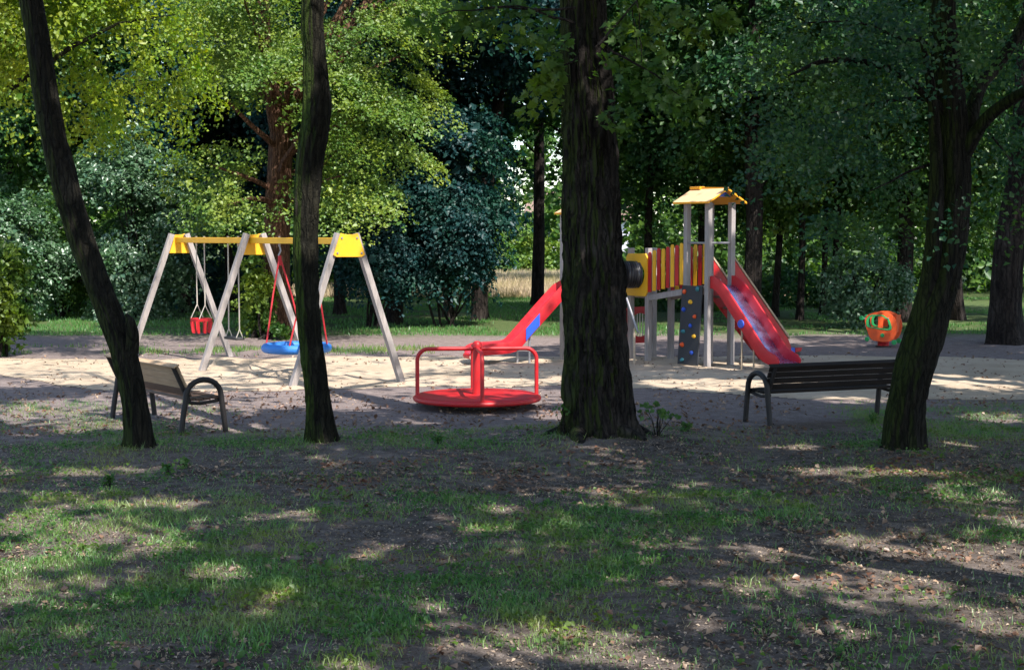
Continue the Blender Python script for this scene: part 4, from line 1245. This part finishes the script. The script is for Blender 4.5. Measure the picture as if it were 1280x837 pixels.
# ------------------------------------------------------------------ shrubs
def shrub(name, label, c, rad, n, per, r, size, leaf, seed, stems=8, cut=None, zlo=-0.9, jit=.65, group=None, lump=0.8, thick=.16, tilt=.75, bump=None):
    c = V(c); base = V((c.x, c.y, 0))
    root = empty(name, base)
    tag(root, label, 'shrub', group)
    P, O = spray_centres(c, rad, n, 0.4, lump, seed, zlo)
    P[:, 2] = np.maximum(P[:, 2], 0.12)
    C, N = spray_leaves(P, O, per, r, thick, jit, tilt)
    if cut is not None:
        kk = ~cut(C); C, N = C[kk], N[kk]
    C[:, 2] = np.maximum(C[:, 2], 0.03)
    mb = MB(base)
    for j in range(stems):
        q = P[rng.integers(len(P))]
        branch(mb, base+V((rng.normal()*.15, rng.normal()*.15, -.05)), q, .035, .008, seed+j, 5, .12)
    mb.build('stem', M['barkd'], root, smooth=60)
    leaf_object('foliage', C, N, size*np.exp(rng.normal(size=len(C))*.3), leaf, root, base)
    return root
def wb(px, py, D): return atd(px, py, D)
shrub('shrub', 'large silvery green shrub behind the leaning left tree', wb(172, 282, 41), (2.0, 1.7, 2.9), 250, 130, .62, .095, M['leaf_grey'], 41, 14, thick=.07, tilt=.6, lump=1.1, jit=.5)
shrub('shrub', 'silvery green shrub at the far left edge under the linden', wb(8, 318, 40), (1.6, 1.4, 1.75), 140, 120, .6, .095, M['leaf_grey'], 42, 9, thick=.07, tilt=.6, lump=1.1, jit=.5)
shrub('shrub', 'narrow green shrub between the two silvery shrubs at far left', wb(82, 318, 42), (.95, .9, 2.0), 90, 90, .4, .085, M['leaf_mid'], 56, 9)
shrub('shrub', 'small sunlit green shrub growing against the reddish-brown trunk', wb(322, 378, 33.0), (.42, .45, 1.15), 40, 70, .24, .09, M['leaf_maple'], 43, 6)
shrub('shrub', 'dark overhanging bush at the left picture edge beside the sand', wb(-8, 352, 28), (.72, .9, 1.25), 70, 70, .32, .10, M['leaf_mid'], 44, 7)
shrub('shrub', 'low leafy bush at the foot of the reddish-brown trunk', wb(322, 415, 32.6), (.75, .5, .22), 30, 40, .2, .07, M['leaf_mid'], 45, 4, zlo=-.6)
shrub('shrub', 'dark speckled shrub behind the orange rocker', wb(1085, 352, 37), (1.1, 1.0, 1.15), 90, 80, .4, .085, M['leaf_grey'], 46, 8)
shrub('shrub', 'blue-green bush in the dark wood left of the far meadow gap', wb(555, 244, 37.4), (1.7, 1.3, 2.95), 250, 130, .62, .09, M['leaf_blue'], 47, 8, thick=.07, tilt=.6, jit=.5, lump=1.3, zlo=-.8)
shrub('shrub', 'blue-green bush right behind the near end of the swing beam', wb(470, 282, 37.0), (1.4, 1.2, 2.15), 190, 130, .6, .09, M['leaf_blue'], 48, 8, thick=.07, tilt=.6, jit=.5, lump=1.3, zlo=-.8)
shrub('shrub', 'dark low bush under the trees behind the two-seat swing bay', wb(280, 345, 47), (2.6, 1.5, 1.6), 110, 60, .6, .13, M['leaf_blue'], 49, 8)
shrub('shrub', 'low dark bush between the two slides under the trees', wb(840, 372, 46), (2.2, 1.3, 1.1), 90, 60, .5, .12, M['leaf_dark'], 50, 6)
shrub('shrub', 'dark bush in the wood right of the slide stair', wb(985, 368, 48), (2.6, 1.4, 1.0), 100, 60, .55, .12, M['leaf_dark'], 51, 6)

# ------------------------------------------------------------------ background trees: trunks at their own places, four crown shapes shared by copies
crowns = []
for v, (leaf, seed) in enumerate((('leaf_dark', 61), ('leaf_blue', 62), ('leaf_mid', 63), ('leaf_dark', 64))):
    P, O = spray_centres((0, 0, 7.2), (3.4, 3.4, 5.0), 290, 0.4, 1.6, seed, -.98)
    C, N = spray_leaves(P, O, 135, 0.72, thick=.1, jit=.6)
    x = leaf_object('crown', C, N, .122*np.exp(rng.normal(size=len(C))*.3), M[leaf], None, (0, 0, 0))
    crowns.append((x.data, P))
    bpy.data.objects.remove(x)
BG = [  # px at base, py at base, width px, px shift at the top of the frame, crown kind, z shift, label
    (598, 400, 17, 26, 1, 2.6, 'tall dark tree with straight trunk just left of the meadow gap'),
    (672, 382, 14, 2, 0, 3.2, 'straight dark tree standing in the middle of the meadow gap'),
    (493, 405, 18, 6, 1, 0.6, 'dark trunk in the blue-green shade just right of the swing set'),
    (562, 397, 11, -4, 1, 0.3, 'slim dark tree left of the meadow gap among blue-green bushes'),
    (938, 409, 22, 6, 0, 1.0, 'stout dark tree right behind the roofed slide tower'),
    (1000, 400, 8, -6, 2, 0.6, 'slim tree in the wood just right of the slide stair'),
    (968, 396, 8, 26, 3, 0.4, 'thin slanting trunk close behind the slide stair'),
    (1047, 398, 11, 8, 0, 0.5, 'slim mossy trunk in the wood left of the orange rocker'),
    (1128, 402, 19, 16, 3, 0.2, 'dark leaning trunk right behind the orange rocker'),
    (1198, 400, 13, 4, 2, 0.4, 'dark trunk in the wood just right of the forked tree'),
    (1028, 394, 7, 4, 2, 0.5, 'thinnest trunk in the wood between slide stair and orange rocker'),
    (880, 394, 9, -5, 0, 0.3, 'thin trunk seen behind the right slide tower posts'),
    (812, 396, 10, -4, 3, 0.6, 'thin trunk in the wood above the black tunnel'),
    (1165, 394, 9, -6, 0, 0.5, 'slim trunk half hidden behind the forked tree'),
    (232, 392, 12, 6, 1, 0.5, 'dark trunk in the shade behind the red bucket swing'),
    (290, 390, 10, -6, 1, 0.2, 'thin dark trunk in the shade behind the flat swing'),
    (425, 393, 12, 6, 1, 0.4, 'dark trunk in the shade behind the blue nest swing'),
    (100, 391, 14, 6, 0, 0.8, 'trunk hidden behind the large silvery shrub'),
    (20, 391, 14, -6, 3, 0.8, 'trunk behind the silvery shrub at the left edge'),
    (735, 393, 12, 4, 0, 1.2, 'trunk in the wood hidden behind the thick old trunk'),
    (1290, 396, 14, 6, 3, 0.3, 'dark tree in the wood at the right picture edge'),
]
for j, (px, py, w, sh, cv, dz, label) in enumerate(BG):
    b = at(px, py); D = b.y
    tp = atd(px+sh, 0, D)
    r0 = w/2*D/FOC
    root = empty('tree', (b.x, b.y, 0))
    tag(root, label, 'tree', 'trees of the wood behind the playground')
    mb = MB((b.x, b.y, 0))
    sx_ = (tp.x-b.x)
    pts = [V((b.x, D, -.1)), V((b.x+sx_*.3+rng.normal()*.08, D, tp.z*.33)), V((b.x+sx_*.62+rng.normal()*.1, D+.1, tp.z*.66)), V((tp.x, D, tp.z)), V((tp.x+.1, D, tp.z+4))]
    op, orr = trunk_shape(mb, pts, [r0*1.15, r0, r0*.9, r0*.72, r0*.3], 12, .4, .07, .4, j)
    cm, CP = crowns[cv]
    sc = 0.92+0.2*rng.random()
    rz = rng.random()*6.28
    ca, sa = math.cos(rz), math.sin(rz)
    W = np.stack([b.x+sx_*.5+sc*(CP[:, 0]*ca-CP[:, 1]*sa), D+sc*(CP[:, 0]*sa+CP[:, 1]*ca), CP[:, 2]*sc+dz], 1)
    limbs_to(mb, op, orr, list(W), 14, 2.2, .03, j)
    mb.build('trunk', M['barkd'], root, smooth=60)
    if j in (0, 1, 19):     # the trees round the meadow gap have crowns of their own, open towards the meadow
        C, N = spray_leaves(W, unit(W-np.array([b.x, D, 7+dz])), 135, .72, thick=.1, jit=.6)
        kk = ~thin_gap(C) & sun_prune(C)
        C, N = C[kk], N[kk]
        leaf_object('crown', C, N, .122*np.exp(rng.normal(size=len(C))*.3), M['leaf_blue' if cv == 1 else 'leaf_dark'], root, (b.x, b.y, 0))
    else:
        o = bpy.data.objects.new('crown', cm)
        COL.objects.link(o); o.parent = root
        o.location = (sx_*.5, 0, dz); o.rotation_euler = (0, 0, rz); o.scale = (sc, sc, sc)

# the big dark trunk at the right edge
bp = [atd(1258, 434, 30.9), atd(1257, 380, 30.9), atd(1263, 300, 30.9), atd(1276, 225, 30.9), atd(1284, 120, 30.9), atd(1290, -30, 30.9)]
bp[0].z = -.1
sb = spray_centres((11.4, 31.2, 8.0), (3.6, 3.2, 4.6), 230, .4, 1.6, 71)
make_tree('tree', 'big dark trunk standing at the right picture edge past the forked tree', bp, [.37, .32, .31, .29, .25, .2], M['barkd'], M['leaf_dark'], sb, 110, .72, .11, prune=True, limbs=18, seg=20, zlimb=3.5, flare=.55, groove=.1, seed=71)

# ------------------------------------------------------------------ far wood, meadow and what lies beyond
def far_wood():
    n = 2300
    x = rng.uniform(-34, 34, n); y = rng.uniform(51, 62, n); z = rng.random(n)**0.9*19
    P = np.stack([x, y, z], 1)
    P[:, 2] = np.maximum(P[:, 2], .2)
    O = unit(np.stack([rng.normal(size=n)*.4, -np.ones(n), np.full(n, .2)], 1))
    keep = fbm(P[:, 0]/2.2, P[:, 2]/1.6, 77, 3) > 0.36
    C, N = spray_leaves(P[keep], O[keep], 48, 1.1, thick=.1, jit=.65)
    k = ~thin_gap(C)
    m = 1500
    P = np.stack([rng.uniform(-34, 38, m), rng.uniform(60, 66, m), .3+rng.random(m)**1.2*8], 1)
    O = unit(np.stack([rng.normal(size=m)*.4, -np.ones(m), np.full(m, .2)], 1))
    C2, N2 = spray_leaves(P, O, 60, 1.3, jit=.65)
    k2 = ~thin_gap(C2)
    m = 1000
    P = np.stack([rng.uniform(-42, 48, m), rng.uniform(68, 74, m), .3+rng.random(m)**1.1*13], 1)
    O = unit(np.stack([rng.normal(size=m)*.4, -np.ones(m), np.full(m, .2)], 1))
    C3, N3 = spray_leaves(P, O, 34, 1.9, jit=.65)
    k3 = ~thin_gap(C3)
    return np.concatenate([C[k], C2[k2], C3[k3]]), np.concatenate([N[k], N2[k2], N3[k3]])
C, N = far_wood()
kk = sun_prune(C); C, N = C[kk], N[kk]
o = leaf_object('far_wood', C, N, np.where(C[:, 1] > 66, .42, .23)*np.exp(rng.normal(size=len(C))*.3), M['leaf_wood'], None, (0, 0, 0))
tag(o, 'dense far wood closing the view behind the playground', 'wood', kind='stuff')

n = 900
P = np.stack([rng.uniform(-32, 60, n), rng.uniform(150, 162, n), .5+rng.random(n)**.9*19], 1)
P = P[fbm(P[:, 0]/5, P[:, 2]/4, 19, 3)+.012*(12-P[:, 2]) > .40]
O = unit(np.stack([rng.normal(size=len(P))*.4, -np.ones(len(P)), np.full(len(P), .2)], 1))
C, N = spray_leaves(P, O, 40, 2.0, jit=.65)
o = leaf_object('far_tree_line', C, N, .42*np.exp(rng.normal(size=len(C))*.3), M['leaf_wood'], None, (0, 0, 0))
tag(o, 'line of trees far beyond the meadow and the house', 'wood', kind='stuff')

def blades(name, x, y, h, lean, w, m, z0=None, bend=True):
    n = len(x)
    z = ground_z(x, y) if z0 is None else np.full(n, z0)
    a = rng.random(n)*2*math.pi
    dx, dy = np.cos(a), np.sin(a)
    la = rng.random(n)*2*math.pi
    lx, ly = np.cos(la)*lean*h, np.sin(la)*lean*h
    b = np.stack([x, y, z-.005], 1)
    s = np.stack([dx*w/2, dy*w/2, np.zeros(n)], 1)
    tip = b+np.stack([lx, ly, h*np.sqrt(np.maximum(.15, 1-lean**2*.8))], 1)
    if not bend:
        vs = np.stack([b-s, b+s, tip], 1).reshape(-1, 3)
        i = np.arange(n)*3
        return raw_mesh(name, vs, np.stack([i, i+1, i+2], 1), 3, m)
    mid = b+np.stack([lx*.3, ly*.3, h*.6], 1)
    vs = np.stack([b-s, b+s, mid+s*.75, mid-s*.75, tip], 1).reshape(-1, 3)
    i = np.arange(n)*5
    fs = np.stack([i, i+1, i+2, i, i+2, i+3, i+3, i+2, i+4], 1).reshape(-1, 3)
    return raw_mesh(name, vs, fs, 3, m)

n = 60000
x = rng.uniform(-9, 12, n); y = 55+rng.random(n)**1.3*33
o = blades('meadow_grass', x, y, .22+.32*rng.random(n)*(0.6+fbm(x/3, y/3, 5, 2)), .25+.3*rng.random(n), np.full(n, .035), M['straw'], 0.0, False)
tag(o, 'tall straw-coloured meadow grass seen through the gap in the trees', 'grass', kind='stuff')
n = 90000
x = rng.uniform(-19, 20, n); y = rng.uniform(34.0, 56, n)
k = (fbm(x/1.8, y/1.8, 91, 3) > np.where(x > 4, .55, .36))
x, y = x[k], y[k]
o = blades('lawn_grass', x, y, .05+.06*rng.random(len(x)), .5*rng.random(len(x)), np.full(len(x), .03), M['lawn'], 0.0, False)
tag(o, 'short green lawn under the trees behind the sand', 'grass', kind='stuff')
# thin grass strip between sand and path on the left
n = 5000
x = rng.uniform(-11, -1.5, n); y = 29.6+rng.normal(size=n)*.5
k = fbm(x*.9, y*.9, 33, 2) > .5
x, y = x[k], y[k]
o = blades('verge_grass', x, y, .05+.07*rng.random(len(x)), .5*rng.random(len(x)), np.full(len(x), .02), M['grass'], 0.0, False)
tag(o, 'thin strip of grass along the far edge of the sand', 'grass', kind='stuff')

shrub('shrub', 'round bright green bush beyond the straw meadow', (0.4, 92, 1.5), (3.0, 2, 1.9), 110, 60, .8, .22, M['leaf_maple'], 52, 5)
shrub('shrub', 'tall dark green bush beyond the meadow left of the parked car', (2.4, 98, 2.6), (2.6, 2, 3.0), 110, 60, .8, .22, M['leaf_mid'], 53, 5)
shrub('shrub', 'green bush left of the meadow next to the dark trunk', (-1.6, 88, 1.3), (2.0, 2, 1.6), 80, 60, .8, .22, M['leaf_mid'], 54, 5)
shrub('shrub', 'dark bush above the parked car beside the slide post', (5.6, 118, 2.8), (2.0, 2, 2.4), 60, 50, .9, .24, M['leaf_mid'], 55, 5)

def car():
    root = empty('parked_car', (5.2, 105, 0), R(4))
    tag(root, 'light blue car parked beyond the meadow, roof showing over the grass', 'car')
    body = [(-2.1, .35), (2.1, .35), (2.12, .72), (1.95, .88), (1.15, .95), (.55, 1.38), (-.9, 1.42), (-1.75, 1.0), (-2.1, .92)]
    MB().plate([(x, -.85, z) for x, z in body], (0, 1.7, 0)).build('body', paint('car_paint_blue', (0.2, 0.33, 0.55), .25, .1, coat=.5), root, 0.08)
    glass = paint('car_glass', (0.02, 0.03, 0.05), 0.12, .1)
    for a in ([(1.0, .96), (.5, 1.31), (-.1, 1.33), (-.1, .96)], [(-.2, .96), (-.2, 1.33), (-.85, 1.34), (-1.45, .97)]):
        MB().plate([(x, -.86, z) for x, z in a], (0, -.012, 0)).build('window', glass, root)
    for x in (-1.35, 1.3):
        for y in (-.84, .64):
            MB().tube([(x, y, .32), (x, y+.2, .32)], .32, 20).build('wheel', M['rubber'], root, 0.02)
car()
def house():
    root = empty('house', (6.5, 140, 0), R(-6))
    tag(root, 'pale grey house with brown roof far behind the parked car', 'house')
    MB().bar((-4.5, 0, 1.9), (4.5, 0, 1.9), 3.9, 8, side=(0, 0, 1)).build('wall', paint('pale_render', (0.5, 0.5, 0.54), .8, .1), root)
    rf = MB()
    for s in (-1, 1): rf.plate([(-5, s*4.6, 3.7), (5, s*4.6, 3.7), (5, 0, 6.4), (-5, 0, 6.4)], (0, 0, .2))
    rf.build('roof', paint('brown_roof', (0.2, 0.13, 0.1), .8, .2), root)
    gl = paint('house_glass', (0.04, 0.05, 0.07), .15, .1)
    for x in (-3, 0, 3):
        w = MB().bar((x, -4.02, 1.3), (x, -4.02, 2.7), 1.3, .06, side=(1, 0, 0)).build('window', gl, root)
house()

# ------------------------------------------------------------------ foreground grass, litter, weeds
def green_density(x, y):
    n1 = fbm(x*.9, y*.9, 51, 4); n2 = fbm(x*2.6, y*2.6, 52, 3)
    d = np.full(len(x), .0)
    lower_left = np.clip((1.15-x+(y-9)*.28)/.9, 0, 1)*np.clip((13.4-y)/.8, 0, 1)
    d = np.maximum(d, lower_left*.72)
    d = np.maximum(d, np.clip((y-10.8)/.7, 0, 1)*np.clip((13.4-y)/.7, 0, 1)*np.clip((3.0-x)/.8, 0, 1)*.95)
    d = np.maximum(d, np.clip((y-13.0)/.5, 0, 1)*np.clip((15.6-y)/.5, 0, 1)*np.where(x > -3.2, .10, .35))
    d = np.maximum(d, np.clip((y-15.2)/.6, 0, 1)*np.clip((17.6-y)/.5, 0, 1)*np.where(x < 0.8, .62, .12))
    d = np.maximum(d, np.clip((y-16.2)/.6, 0, 1)*np.clip((20.5-y)/1.2, 0, 1)*np.clip((x-4.0)/.5, 0, 1)*.85)
    d = np.maximum(d, np.clip((y-10.6)/.6, 0, 1)*np.clip((14.6-y)/.6, 0, 1)*np.clip((x-2.9)/.5, 0, 1)*.6)
    d = np.maximum(d, np.clip((y-17)/.6, 0, 1)*np.clip((20.6-y)/.6, 0, 1)*np.clip((-3.4-x)/.6, 0, 1)*.5)
    d = np.maximum(d, np.where(y < 11, .09, 0))
    for mx, my, h, sg in MOUNDS[:4]:
        q = np.hypot(x-mx, y-my)
        d = np.maximum(d, .75*np.clip((.75-q)/.3, 0, 1))
    return d*np.clip((n1-.27)/.22, 0, 1.1)*np.clip((n2-.30)/.22, .12, 1.1)
def scatter(n, y0, y1, fn, pw=0.75):
    y = y0+(y1-y0)*rng.random(n)**(1/pw)
    x = (rng.random(n)*2-1)*(0.36*y+1.7)
    k = rng.random(n) < fn(x, y)
    return x[k], y[k]
x, y = scatter(190000, 6.4, 10.5, green_density, 1.0)
hh = (.018+.068*rng.random(len(x))**1.8)*(0.35+1.4*fbm(x*1.9, y*1.9, 60, 3)**1.3)
o = blades('grass', x, y, hh, .5+.45*rng.random(len(x)), .004+.005*rng.random(len(x)), M['grass'])
tag(o, 'sparse shaded grass covering the near ground', 'grass', kind='stuff')
x, y = scatter(265000, 10.5, 20.8, green_density, 1.0)
hh = (.022+.062*rng.random(len(x))**1.6)*(0.45+1.2*fbm(x*1.7, y*1.7, 60, 3))
o = blades('grass_tuft', x, y, hh, .35+.55*rng.random(len(x)), .006+.006*rng.random(len(x)), M['grass'], None, False)
tag(o, 'patchy grass around the tree feet and benches', 'grass', kind='stuff')
# dry blades between the green ones
x, y = scatter(175000, 6.4, 18.0, lambda a, b: (.24+.36*green_density(a, b))*(fbm(a*1.7, b*1.7, 63, 3) > .42), 1.0)
o = blades('dry_grass', x, y, .012+.045*rng.random(len(x))**1.6, .6+.38*rng.random(len(x)), .0035+.004*rng.random(len(x)), M['dry_grass'], None, False)
tag(o, 'dry straw-coloured blades mixed into the near grass', 'grass', kind='stuff')
# crumbs of leaf, bark and straw that cover the soil
x, y = scatter(125000, 6.4, 17.5, lambda a, b: np.clip((fbm(a*2.3, b*2.3, 64, 3)-.30)/.25, .05, 1)*np.where(b > 16.5, .4, .85), 1.0)
C = np.stack([x, y, ground_z(x, y)+.004+.008*rng.random(len(x))], 1)
N = unit(np.stack([rng.normal(size=len(x))*.35, rng.normal(size=len(x))*.35, np.ones(len(x))], 1))
o = leaf_object('soil_crumbs', C, N, .008+.028*rng.random(len(x))**2, M['chips'], None, (0, 0, 0), .55, 0)
tag(o, 'crumbs of leaf, bark and straw covering the bare soil', 'debris', kind='stuff')
# small broad leaves of weeds low in the grass
x, y = scatter(80000, 6.4, 17.5, lambda a, b: (.05+green_density(a, b))*.6*(fbm(a*1.3, b*1.3, 71, 2) > .47), 1.0)
C = np.stack([x, y, ground_z(x, y)+.012+.035*rng.random(len(x))], 1)
N = unit(np.stack([rng.normal(size=len(x))*.45, rng.normal(size=len(x))*.45-.25, np.ones(len(x))], 1))
o = leaf_object('ground_cover', C, N, .022+.035*rng.random(len(x))**2, M['leaf_mid'], None, (0, 0, 0), .8, 0)
tag(o, 'low broad-leaved weeds mixed into the near grass', 'ground cover', kind='stuff')
# dry leaves
def litter_density(x, y):
    band = np.exp(-((y-14.1)/1.1)**2)*np.clip((x+3.6)/1.2, .25, 1)*1.15
    right = np.clip((x-.3)/1.2, 0, 1)*np.clip((13-y)/1.5, 0, 1)*.42
    return np.clip(np.maximum(np.maximum(band, right), .13)*np.clip((fbm(x*1.9, y*1.9, 81, 3)-.40)/.2, 0.06, 1.3), 0, 1)*np.where(y > 17, .3, 1)
x, y = scatter(52000, 6.4, 19.5, litter_density, 1.0)
C = np.stack([x, y, ground_z(x, y)+.008+.014*rng.random(len(x))], 1)
N = unit(np.stack([rng.normal(size=len(x))*.4, rng.normal(size=len(x))*.4, np.ones(len(x))], 1))
o = leaf_object('leaf_litter', C, N, .025+.045*rng.random(len(x))**1.6, M['litter'], None, (0, 0, 0), .7, 0)
tag(o, 'dry brown leaves scattered over the shaded ground', 'leaf litter', kind='stuff')
# crumbs of earth, twigs and leaf bits on the sand and the packed earth
n = 9000
y = rng.uniform(16.8, 29, n); x = (rng.random(n)*2-1)*.36*y
C = np.stack([x, y, np.full(n, .012)+.012*rng.random(n)+np.maximum(0, ground_z(x, y))], 1)
N = unit(np.stack([rng.normal(size=n)*.6, rng.normal(size=n)*.6, np.ones(n)], 1))
k = (fbm(x*.7, y*.7, 88, 3) > .45) & ((y < 21.5) | (rng.random(n) < .35))
o = leaf_object('debris', C[k], N[k], (.03+.06*rng.random(n)**2)[k], M['litter'], None, (0, 0, 0), .6, 0)
tag(o, 'bits of dry leaf and bark strewn over sand and bare earth', 'debris', kind='stuff')

# sapling at the foot of the thick trunk and a few single weeds
def sapling(name, label, c, h, n, size, leaf, seed, spread=.22):
    base = V((c.x, c.y, float(ground_z(np.array([c.x]), np.array([c.y]))[0])))
    root = empty(name, base)
    tag(root, label, 'plant')
    mb = MB(base); P = []
    for j in range(n):
        a = rng.random()*6.28
        p = base+V((math.cos(a)*spread*rng.random(), math.sin(a)*spread*rng.random(), h*(.55+.45*rng.random())))
        branch(mb, base-V((0, 0, .03)), p, .006, .002, seed+j, 5, .05)
        P.append(tuple(p))
    mb.build('stem', M['barkd'], root)
    P = np.array(P)
    C, N = spray_leaves(P, unit(np.stack([rng.normal(size=n), -np.ones(n), np.zeros(n)], 1)), 9, size*1.3, jit=.4)
    leaf_object('foliage', C, N, size*(.7+.6*rng.random(len(C))), leaf, root, base, .8)
sapling('sapling', 'young leafy sapling at the right foot of the thick old trunk', at(822, 556), .36, 9, .06, M['leaf_mid'], 1)
sapling('sapling', 'thin sprig with few leaves left of the thick old trunk', at(704, 556), .45, 5, .05, M['leaf_mid'], 2, .12)
for px, py, lb in ((137, 606, 'broad-leaved weed on the ground left of the leaning tree foot'), (228, 585, 'broad-leaved weed on the ground right of the leaning tree foot'),
                   (210, 592, 'small weed with upright leaves below the leaning tree foot'), (548, 556, 'bright tuft-like weed on the ground before the roundabout'),
                   (1090, 528, 'small weed under the far end of the dark bench'), (860, 545, 'single weed with large yellow-green leaves right of the sapling')):
    sapling('weed', lb, at(px, py), .085, 5, .045, M['leaf_mid'], 3, .07)
c = at(1117, 716)
mb = MB(c)
mb.plate([c+V((-.045, -.03, .03)), c+V((0, -.045, .035)), c+V((.06, -.01, .045)), c+V((.055, .03, .05)), c+V((-.02, .035, .04))], (0, 0, .004))
tag(mb.build('paper_scrap', paint('pale_blue_scrap', (0.5, 0.58, 0.64), .6, .1)), 'pale bluish scrap lying on the bare ground at lower right', 'litter')
tw = MB(at(1000, 780))
p0, p1 = at(955, 786), at(1022, 772)
branch(tw, p0+V((0, 0, .03)), p1+V((0, 0, .035)), .007, .003, 3, 6, .05)
branch(tw, p0.lerp(p1, .5)+V((0, 0, .035)), p0.lerp(p1, .8)+V((.02, -.1, .04)), .004, .002, 5, 5, .05)
tag(tw.build('twig', M['barkd']), 'thin dry twig lying on the bare soil near the bottom right', 'twig')
